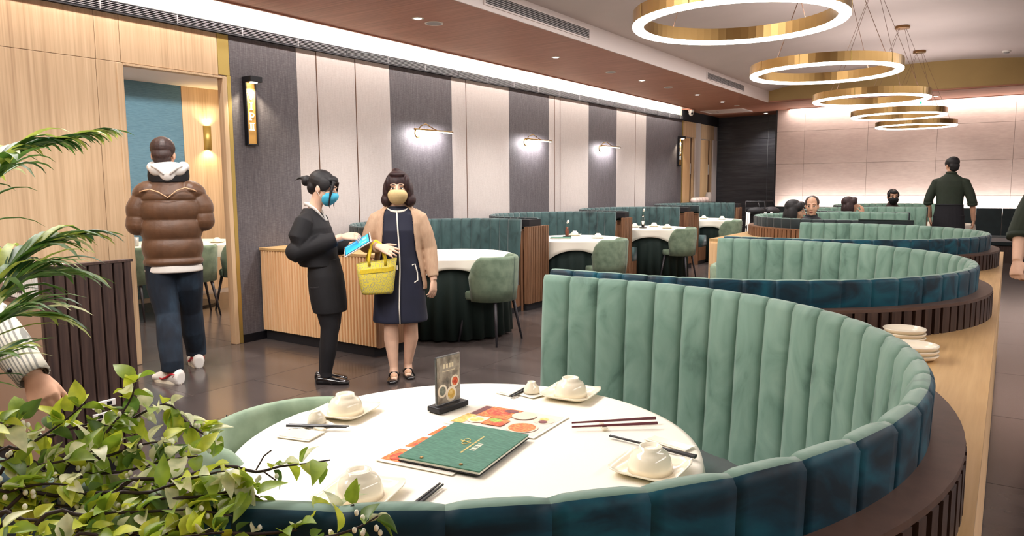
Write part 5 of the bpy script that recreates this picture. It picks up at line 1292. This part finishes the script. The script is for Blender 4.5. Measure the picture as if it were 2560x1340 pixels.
for (x, y), nm in (((-8.05, 5.05), 'right of the man'), ((-8.2, 4.42), 'left of the man')):
    o = part('tumbler', MB().lathe([(.0005, 0), (.03, 0), (.036, .10), (.033, .10), (.028, .006), (.0005, .006)], n=20), M_frost, None, (x, y, TZ - .002), smooth=True); tag(o, 'clear tumbler on the private room table, ' + nm, 'glass', 'tumblers in the private room')
t = thing('wall_sconce', 'brass half-cylinder wall sconce glowing up and down in the private room', 'wall lamp', (-9.095, 5.98, 2.08))
part('shade', MB().rings([[(.055 * math.cos(-PI / 2 + PI * k / 14), .055 * math.sin(-PI / 2 + PI * k / 14), z) for k in range(15)] for z in (-.16, .16)], cap=False, closed=False), M_gold, t, smooth=True).modifiers.new('t', 'SOLIDIFY').thickness = .004
part('back_plate', MB().box(0, .006, -.05, .05, -.15, .15), M_brassd, t)
part('bulb', MB().ell((.028, 0, .10), (.016, .016, .03)).ell((.028, 0, -.10), (.016, .016, .03)), M_warm, t, smooth=True)
for s in (-1, 1): spot('sconce_beam', (-9.05, 5.98, 2.08 + s * .15), (0 if s < 0 else PI, 0, 0), 9, 2.4, (1, .78, .36), .8, .02)
o = spot('private_downlight_beam', (-8.0, 4.3, 2.72), (0, 0, 0), 20, 1.6, (1, .9, .75))
d = thing('downlight', 'recessed downlight in the private room ceiling above the man', 'downlight', (-8.0, 4.3, 2.74)); part('trim', MB().lathe([(.036, -.004), (.052, -.006), (.056, 0)], n=20), M_white, d); part('lens', MB().lathe([(.0005, -.008), (.036, -.003)], n=20), M_lamp, d)
# stacks on the ledge behind the near booth
def stack(x, y, z, n, r, lb, grp):
    for k in range(n):
        me = SBM if r > .06 else SB2
        solo('saucer' if r > .06 else 'bowl', me, lb % ('topmost' if k == n - 1 else 'bottom' if k == 0 else ('second', 'third', 'fourth', 'fifth')[k - 1] + ' from the bottom'), 'plate' if r > .06 else 'bowl', (x, y, z + k * .014), 0, grp)
SBM = MB().lathe([(.0005, .004), (.038, .004), (.06, .012), (.066, .020), (.068, .018), (.06, .007), (.039, 0), (.0005, 0)], n=36).mesh('saucer', M_porc, True, True)
SB2 = MB().lathe([(.0005, .004), (.03, .004), (.05, .022), (.055, .04), (.057, .039), (.052, .02), (.032, 0), (.0005, 0)], n=30).mesh('bowl', M_porc, True, True)
stack(-.275, 2.80, .842, 4, .08, 'white saucer in the taller stack on the oak ledge, %s', 'saucers on the ledge, taller stack')
stack(-.222, 2.60, .842, 3, .08, 'white saucer in the shorter stack on the oak ledge, %s', 'saucers on the ledge, shorter stack')
# black shelf and pots against the far end of the left wall
t = thing('side_counter', 'low black side counter by the far doors holding white bowls', 'counter', (-5.42, 14.95, 0)); part('cabinet', MB().box(-.24, .24, -.32, .9, 0, 1.0), M_blackmatte, t, bevel=.004); part('top', MB().box(-.25, .25, -.33, .91, 1.0, 1.02), M_black, t)
PB = MB().lathe([(.0005, .11), (.05, .105), (.075, .06), (.08, .0), (.0005, 0)], n=26).mesh('tureen', mat('pinkish_porcelain', (226, 206, 200), .3), True, True)
for k in range(5): solo('tureen', PB, 'pinkish white bowl turned down on the black side counter, ' + ('leftmost of five', 'second from left', 'middle one', 'fourth from left', 'rightmost, by the doors')[k], 'bowl', (-5.44, 14.72 + (.17 * k if k < 4 else .70), 1.02), 0, 'bowls on the side counter')
o = part('glass_jar', MB().lathe([(.0005, 0), (.06, 0), (.065, .02), (.065, .16), (.05, .19), (.05, .21), (.0005, .21)], n=26), mat('milky_glass', (222, 214, 210), .2, trans=.3), None, (-5.44, 15.60, 1.02), smooth=True); tag(o, 'milky glass jar standing on the black side counter', 'jar')
# high chairs / folded push chairs in the dark far corner
for (x, y), lb, rz in (((-3.72, 13.2), 'black push chair with white legs in the dark corner, left one', .4), ((-3.52, 13.55), 'black push chair with grey canopy and white legs, right one', .9)):
    t = thing('push_chair', lb, 'push chair', (x, y, 0), rz)
    for sx in (-1, 1):
        for sy in (-1, 1): part('leg', MB().tube([(sx * .17, sy * .17, 0), (sx * .14, sy * .13, .90)], .019, 10), M_white, t, smooth=True)
    part('seat', MB().box(-.17, .17, -.15, .17, .60, .66), M_blackmatte, t, bevel=.02); part('backrest', MB().box(-.17, .17, .13, .18, .66, .98), M_blackmatte, t, bevel=.02)
    part('handle', MB().tube([(-.16, .14, .90), (-.16, .24, 1.08), (.16, .24, 1.08), (.16, .14, .90)], .018, 10), M_black, t, smooth=True)
    part('canopy', MB().ell((0, .06, .92), (.15, .13, .07), n=18, m=10), M_blackmatte if 'left' in lb else M_ventdark, t, smooth=True)
# things on the tables beyond
for (x, y), nm in (((-.62, 13.28), 'at the right of the farthest table'), ):
    solo('plate', PM, 'square white plate ' + nm, 'plate', (x, y, TZ), .2)
t = thing('screen_panel', 'dark green screen panel standing between the third booth and the couple', 'panel', (-.90, 7.20, 0), 0)
part('cover', MB().box(-.22, .22, -.012, .012, 0, 1.07), M_velvetblack, t, bevel=.003); part('edge', MB().box(-.22, .22, -.014, .014, 1.07, 1.076), M_skirt, t)
# ================================================================ PLANTS IN FRONT
def leafmat(name, c, tr=.35):
    m, nt, p = base_mat(name)
    p.inputs['Roughness'].default_value = .42
    g = nt.nodes.new('ShaderNodeNewGeometry'); n = nt.nodes.new('ShaderNodeTexNoise'); n.inputs['Scale'].default_value = 60
    r = nt.nodes.new('ShaderNodeValToRGB'); r.color_ramp.elements[0].position = .35; r.color_ramp.elements[1].position = .68
    a = lin(c); r.color_ramp.elements[0].color = (a[0] * .72, a[1] * .78, a[2] * .7, 1); r.color_ramp.elements[1].color = (min(1, a[0] * 1.2), min(1, a[1] * 1.15), min(1, a[2] * 1.2), 1)
    nt.links.new(g.outputs['Position'], n.inputs['Vector']); nt.links.new(n.outputs['Fac'], r.inputs['Fac']); nt.links.new(r.outputs['Color'], p.inputs['Base Color'])
    t = nt.nodes.new('ShaderNodeBsdfTranslucent'); nt.links.new(r.outputs['Color'], t.inputs['Color'])
    mx = nt.nodes.new('ShaderNodeMixShader'); mx.inputs[0].default_value = tr
    out = nt.nodes['Material Output']
    nt.links.new(p.outputs[0], mx.inputs[1]); nt.links.new(t.outputs[0], mx.inputs[2]); nt.links.new(mx.outputs[0], out.inputs[0])
    return m
LM = [leafmat('leaf_yellow_green', (204, 214, 70)), leafmat('leaf_green', (150, 178, 58)), leafmat('leaf_pale', (236, 238, 196)), leafmat('leaf_deep', (96, 128, 54))]
M_twig = mat('dark_twig', (52, 38, 36), .7)
M_bud = mat('white_bud', (248, 246, 226), .6)
def leafgeo(L, W, fold, curl):
    vs = []; N = 5
    for i in range(N + 1):
        t = i / N; w_ = W * math.sin(PI * (t ** .8)) ** .9 if 0 < t < 1 else 0
        z = -curl * L * t * t
        vs += [(-w_ / 2, t * L, z + fold * w_), (0, t * L, z), (w_ / 2, t * L, z + fold * w_)]
    fs = []
    for i in range(N):
        a = i * 3; fs += [(a, a + 1, a + 4, a + 3), (a + 1, a + 2, a + 5, a + 4)]
    return vs, fs
rnd = random.Random(11)
LG = [leafgeo(.027, .0165, .3, .35), leafgeo(.033, .0175, .2, .6), leafgeo(.023, .015, .4, .15)]
LMESH = []
for vs, fs in LG:
    for m in LM:
        mb = MB().add(vs, fs); LMESH.append(mb.mesh('leaf', m, True))
root = V((-1.0, -.02, 0))
sh = thing('leafy_shrub', 'leafy shrub with small yellow green leaves and white buds in the lower left corner', 'plant', root)
part('planter', MB().lathe([(.0005, 0), (.13, 0), (.17, .30), (.175, .42), (.16, .42), (.155, .36), (.0005, .36)], n=32), M_blackmatte, sh, smooth=False)
part('soil', MB().lathe([(.0005, .37), (.158, .365)], n=24), mat('soil', (50, 38, 32), .95), sh)
def bpath(pts, n=14):
    """Smooth polyline through world points."""
    out = []
    P_ = [pts[0]] + pts + [pts[-1]]
    for i in range(1, len(P_) - 2):
        for k in range(n // (len(pts) - 1) + 1):
            t = k / (n // (len(pts) - 1) + 1); a, b, c, d = P_[i - 1], P_[i], P_[i + 1], P_[i + 2]
            out.append(.5 * ((2 * b) + (c - a) * t + (2 * a - 5 * b + 4 * c - d) * t * t + (3 * b - a - 3 * c + d) * t ** 3))
    out.append(pts[-1]); return out
stuff = [MB() for _ in LM]; buds = MB(); nleaf = [0]
def put_leaf(parent, p, d, sc, mi):
    gi = rnd.randrange(3)
    up = V((rnd.uniform(-.6, .6), rnd.uniform(-.6, .6), 1)); d = d.normalized(); x = d.cross(up).normalized(); z = x.cross(d)
    Mx = Matrix((x, d, z)).transposed()
    if nleaf[0] < 290:
        o = link('leaf', LMESH[gi * 4 + mi], parent); o.matrix_local = Matrix.Translation(p) @ Mx.to_4x4() @ Matrix.Scale(sc, 4); nleaf[0] += 1
    else:
        vs, fs = LG[gi]; stuff[mi].add([p + Mx @ (V(v) * sc) for v in vs], fs)
def leaf_run(br, path, t0, step, dens=1.0, pale=.25, sc0=1.0):
    n = len(path); L = 0
    for i in range(int(n * t0), n - 1):
        a, b = path[i], path[i + 1]; seg = (b - a).length; k = max(1, round(seg / step))
        for j in range(k):
            if rnd.random() > dens: continue
            p = a.lerp(b, (j + rnd.random()) / k); t = (b - a).normalized()
            for q in range(rnd.choice((1, 2, 2, 3))):
                side = V((rnd.gauss(0, 1), rnd.gauss(0, 1), rnd.gauss(.15, .8))); side = (side - t * side.dot(t)).normalized()
                d = t * rnd.uniform(.1, .8) + side
                r = rnd.random(); mi = 2 if r < pale else 0 if r < pale + .36 else 1 if r < .88 else 3
                put_leaf(br, p + side * .002, d, sc0 * rnd.uniform(.75, 1.25), mi)
            if rnd.random() < .22:
                c = p + V((rnd.gauss(0, .008), rnd.gauss(0, .008), rnd.gauss(-.004, .008)))
                for q in range(rnd.choice((1, 2, 3))): buds.ell(c + V((rnd.gauss(0, .005), rnd.gauss(0, .005), rnd.gauss(0, .005))), (.0026, .0026, .0034), n=7, m=5)
hub = V((0, 0, .37))
def branch(px, r0=.003, t0=.3, step=.0085, dens=1.0, pale=.2, sc=1.0, frm=None):
    pts = [dep(x, y, s) - root for x, y, s in px]
    if frm is None: pts = [hub + V((rnd.uniform(-.05, .05), rnd.uniform(-.05, .05), 0)), hub.lerp(pts[0], .6) + V((0, 0, .03))] + pts
    path = bpath(pts, 18)
    n = len(path); br = part('branch', MB().tube(path, [r0 * (1 - .75 * i / n) for i in range(n)], 6), M_twig, sh, smooth=True)
    leaf_run(br, path, t0 if frm is None else .1, step, dens, pale, sc)
    return path
branch([(120, 1230, .86), (240, 1110, .88), (320, 1010, .90), (345, 935, .90)], t0=.55, sc=1.0)
branch([(150, 1180, .90), (280, 1080, .92), (410, 1010, .94), (470, 1060, .95), (550, 1110, .95)], t0=.5, sc=1.0)
branch([(-40, 1180, .84), (60, 1120, .86), (150, 1060, .88), (210, 1010, .88)], t0=.5)
branch([(-60, 1120, .80), (20, 1070, .82), (60, 1050, .84)], t0=.5)
branch([(250, 1260, .80), (430, 1200, .82), (560, 1165, .83), (640, 1180, .84), (700, 1166, .85), (760, 1160, .86), (825, 1150, .86)], t0=.45, dens=.55)
branch([(300, 1360, .76), (480, 1330, .77), (640, 1335, .78), (760, 1320, .79), (830, 1290, .80), (885, 1262, .80)], t0=.5, dens=.7, pale=.35)
branch([(350, 1400, .72), (560, 1390, .73), (780, 1350, .74), (880, 1325, .75), (945, 1290, .75)], t0=.6, dens=.7, pale=.4)
branch([(30, 1240, .82), (150, 1190, .84), (300, 1180, .85), (420, 1150, .86), (500, 1140, .86)], t0=.45)
branch([(0, 1290, .78), (140, 1240, .80), (280, 1230, .81), (400, 1215, .82), (520, 1225, .82), (600, 1250, .82)], t0=.45)
branch([(60, 1340, .74), (220, 1290, .76), (360, 1280, .77), (480, 1275, .78), (580, 1290, .78)], t0=.45)
branch([(-60, 1210, .80), (60, 1170, .82), (170, 1150, .83), (250, 1120, .84)], t0=.45)
branch([(-80, 1280, .76), (20, 1230, .78), (110, 1210, .79), (190, 1215, .80)], t0=.45)
branch([(-60, 1340, .72), (60, 1300, .74), (180, 1320, .75), (300, 1330, .75), (420, 1335, .76)], t0=.45)
branch([(200, 1300, .78), (380, 1230, .80), (500, 1190, .81), (580, 1180, .82), (630, 1215, .82)], t0=.5)
branch([(20, 1150, .86), (130, 1090, .88), (230, 1060, .89), (300, 1075, .90)], t0=.45)
branch([(80, 1200, .84), (240, 1150, .86), (360, 1110, .87), (420, 1105, .88)], t0=.45)
branch([(-40, 1250, .79), (90, 1260, .80), (200, 1265, .80), (330, 1250, .81)], t0=.4)
branch([(140, 1380, .72), (300, 1370, .73), (440, 1345, .74), (560, 1330, .75)], t0=.4)
branch([(-60, 1390, .70), (40, 1350, .71), (120, 1340, .72)], t0=.4)
branch([(330, 1300, .78), (420, 1250, .79), (520, 1240, .80), (600, 1225, .81), (650, 1245, .81)], t0=.5)
# twig fork over the tablecloth
for px in ([(640, 1175, .84), (660, 1140, .84), (678, 1126, .84)], [(655, 1176, .84), (690, 1201, .84)]):
    part('branch', MB().tube([dep(*p) - root for p in px], .0009, 5), M_twig, sh)
for mb, m in zip(stuff, LM):
    if mb.v: o = part('leaf_cluster', mb, m, sh, smooth=True); o['kind'] = 'stuff'
o = part('bud_cluster', buds, M_bud, sh, smooth=True); o['kind'] = 'stuff'
# ---- palm
PM_ = [leafmat('palm_green', (96, 138, 58), .25), leafmat('palm_dark', (62, 104, 54), .2), leafmat('palm_light', (190, 204, 96), .35), leafmat('palm_cream', (232, 236, 180), .35)]
pr = V((-2.05, .30, 0))
pl = thing('potted_palm', 'palm with arching feathery fronds reaching in from the left edge', 'plant', pr)
part('pot', MB().lathe([(.0005, 0), (.13, 0), (.18, .34), (.185, .36), (.165, .36), (.16, .31), (.0005, .31)], n=32), M_taupe, pl)
part('soil', MB().lathe([(.0005, .32), (.163, .315)], n=24), MATS['soil'], pl)
for k in range(4): part('stem', MB().tube([(.04 * math.cos(k * 1.7), .04 * math.sin(k * 1.7), .31), (.05 * math.cos(k * 1.7), .05 * math.sin(k * 1.7), .75)], [.016, .010], 8), PM_[1], pl, smooth=True)
def leaflet(fr, p, d, L, W, droop, mi):
    N = 7; d = d.normalized(); vs = []; q = p.copy(); up = V((0, 0, 1))
    sd = d.cross(up).normalized()
    for i in range(N + 1):
        t = i / N; w_ = W * (math.sin(PI * min(1, .12 + .88 * t) ) ** .7) if t < 1 else 0
        e = (d - up * droop * t * t * 1.6).normalized(); nrm = sd.cross(e)
        vs += [q - sd * w_ / 2 + nrm * w_ * .15, q.copy(), q + sd * w_ / 2 + nrm * w_ * .15]
        q = q + e * L / N
    fs = []
    for i in range(N):
        a = i * 3; fs += [(a, a + 1, a + 4, a + 3), (a + 1, a + 2, a + 5, a + 4)]
    part('leaflet', MB().add(vs, fs), PM_[mi], fr, smooth=True)
def frond(px, n, L, W, droop, t0=.3, spread=.9, seed=1):
    r = random.Random(seed)
    tip = [dep(x, y, s) - pr for x, y, s in px]
    pts = [V((0, 0, .7)), V((0, 0, .7)).lerp(tip[0], .55) + V((0, 0, .08))] + tip
    path = bpath(pts, 24); m = len(path)
    fr = part('frond', MB().tube(path, [.006 * (1 - .8 * i / m) for i in range(m)], 6), PM_[0], pl, smooth=True)
    for k in range(n):
        t = t0 + (1 - t0) * (k + .5) / n; f_ = t * (m - 1); i = min(m - 2, int(f_)); p = path[i].lerp(path[i + 1], f_ - i); tg = (path[i + 1] - path[i]).normalized()
        s = 1 if k % 2 else -1
        lat = tg.cross(V((0, 0, 1))).normalized() * s
        ln = L * (1 - .45 * max(0, t - .5) / .5) * r.uniform(.85, 1.15)
        leaflet(fr, p, tg * r.uniform(.55, .95) + lat * spread * r.uniform(.6, 1.1) + V((0, 0, .15)), ln, W * r.uniform(.8, 1.15), droop * r.uniform(.7, 1.3), r.choice((0, 0, 0, 1, 1, 2, 2, 3)))
    leaflet(fr, path[-1], (path[-1] - path[-2]), L * .6, W, droop * .6, 0)
frond([(-140, 560, 1.30), (0, 405, 1.34), (110, 365, 1.38), (225, 338, 1.42)], 52, .135, .019, 1.0, .42, .55, 3)
frond([(-120, 600, 1.20), (-40, 480, 1.20), (10, 430, 1.20)], 16, .15, .020, 1.1, .4, .7, 8)
frond([(-100, 830, 1.25), (0, 700, 1.28), (90, 628, 1.32), (170, 600, 1.36)], 36, .18, .019, 1.0, .42, .6, 5)
frond([(-120, 880, 1.20), (-20, 760, 1.22), (60, 700, 1.25), (130, 690, 1.28)], 34, .18, .016, .9, .40, .65, 9)
frond([(-120, 900, 1.12), (-40, 830, 1.13), (30, 790, 1.15), (80, 790, 1.17)], 28, .16, .014, .8, .40, .7, 12)
frond([(-140, 980, 1.05), (-60, 920, 1.06), (0, 890, 1.07)], 16, .13, .012, .6, .40, .7, 15)

# ================================================================ SUB-PARTS
RULES = {'iris': 'eye', 'eyelid': 'eye', 'pleat': 'face_mask', 'ear_loop': 'face_mask', 'shoe_sole': 'shoe', 'shoe_stripe': 'shoe', 'shoe_strap': 'shoe', 'shoe_opening': 'shoe',
         'printed_heading': 'card', 'emblem': 'front_cover', 'gold_lettering': 'front_cover', 'white_lettering': 'front_cover', 'stud': 'front_cover', 'joint': 'brass_band',
         'hood_fold': 'hood', 'yoke_piping': 'puffer_jacket', 'neck_trim': 'dress', 'front_trim': 'dress', 'pocket_trim': 'dress', 'apron_band': 'apron', 'sleeve_cuff': 'shirt', 'shirt_collar': 'shirt',
         'button': 'cuff', 'screen_tile': 'screen', 'pictogram': 'panel', 'letter': 'face', 'keyhole': 'door', 'handle_plate': 'leaf', 'socket': 'plate', 'seam': 'backrest', 'rib': 'box'}
by = {}
for o in list(C.objects):
    if o.parent is not None: by.setdefault(o.parent, {}).setdefault(o.name.split('.')[0], []).append(o)
for p, g in by.items():
    rules = dict(RULES); rules['printed_dish'] = 'card' if 'card' in g else 'sheet'
    for k, lst in g.items():
        tgt = g.get(rules.get(k, ''))
        if tgt and tgt[0].location.length < 1e-6:
            for i, o in enumerate(lst): o.parent = tgt[i * len(tgt) // len(lst)]
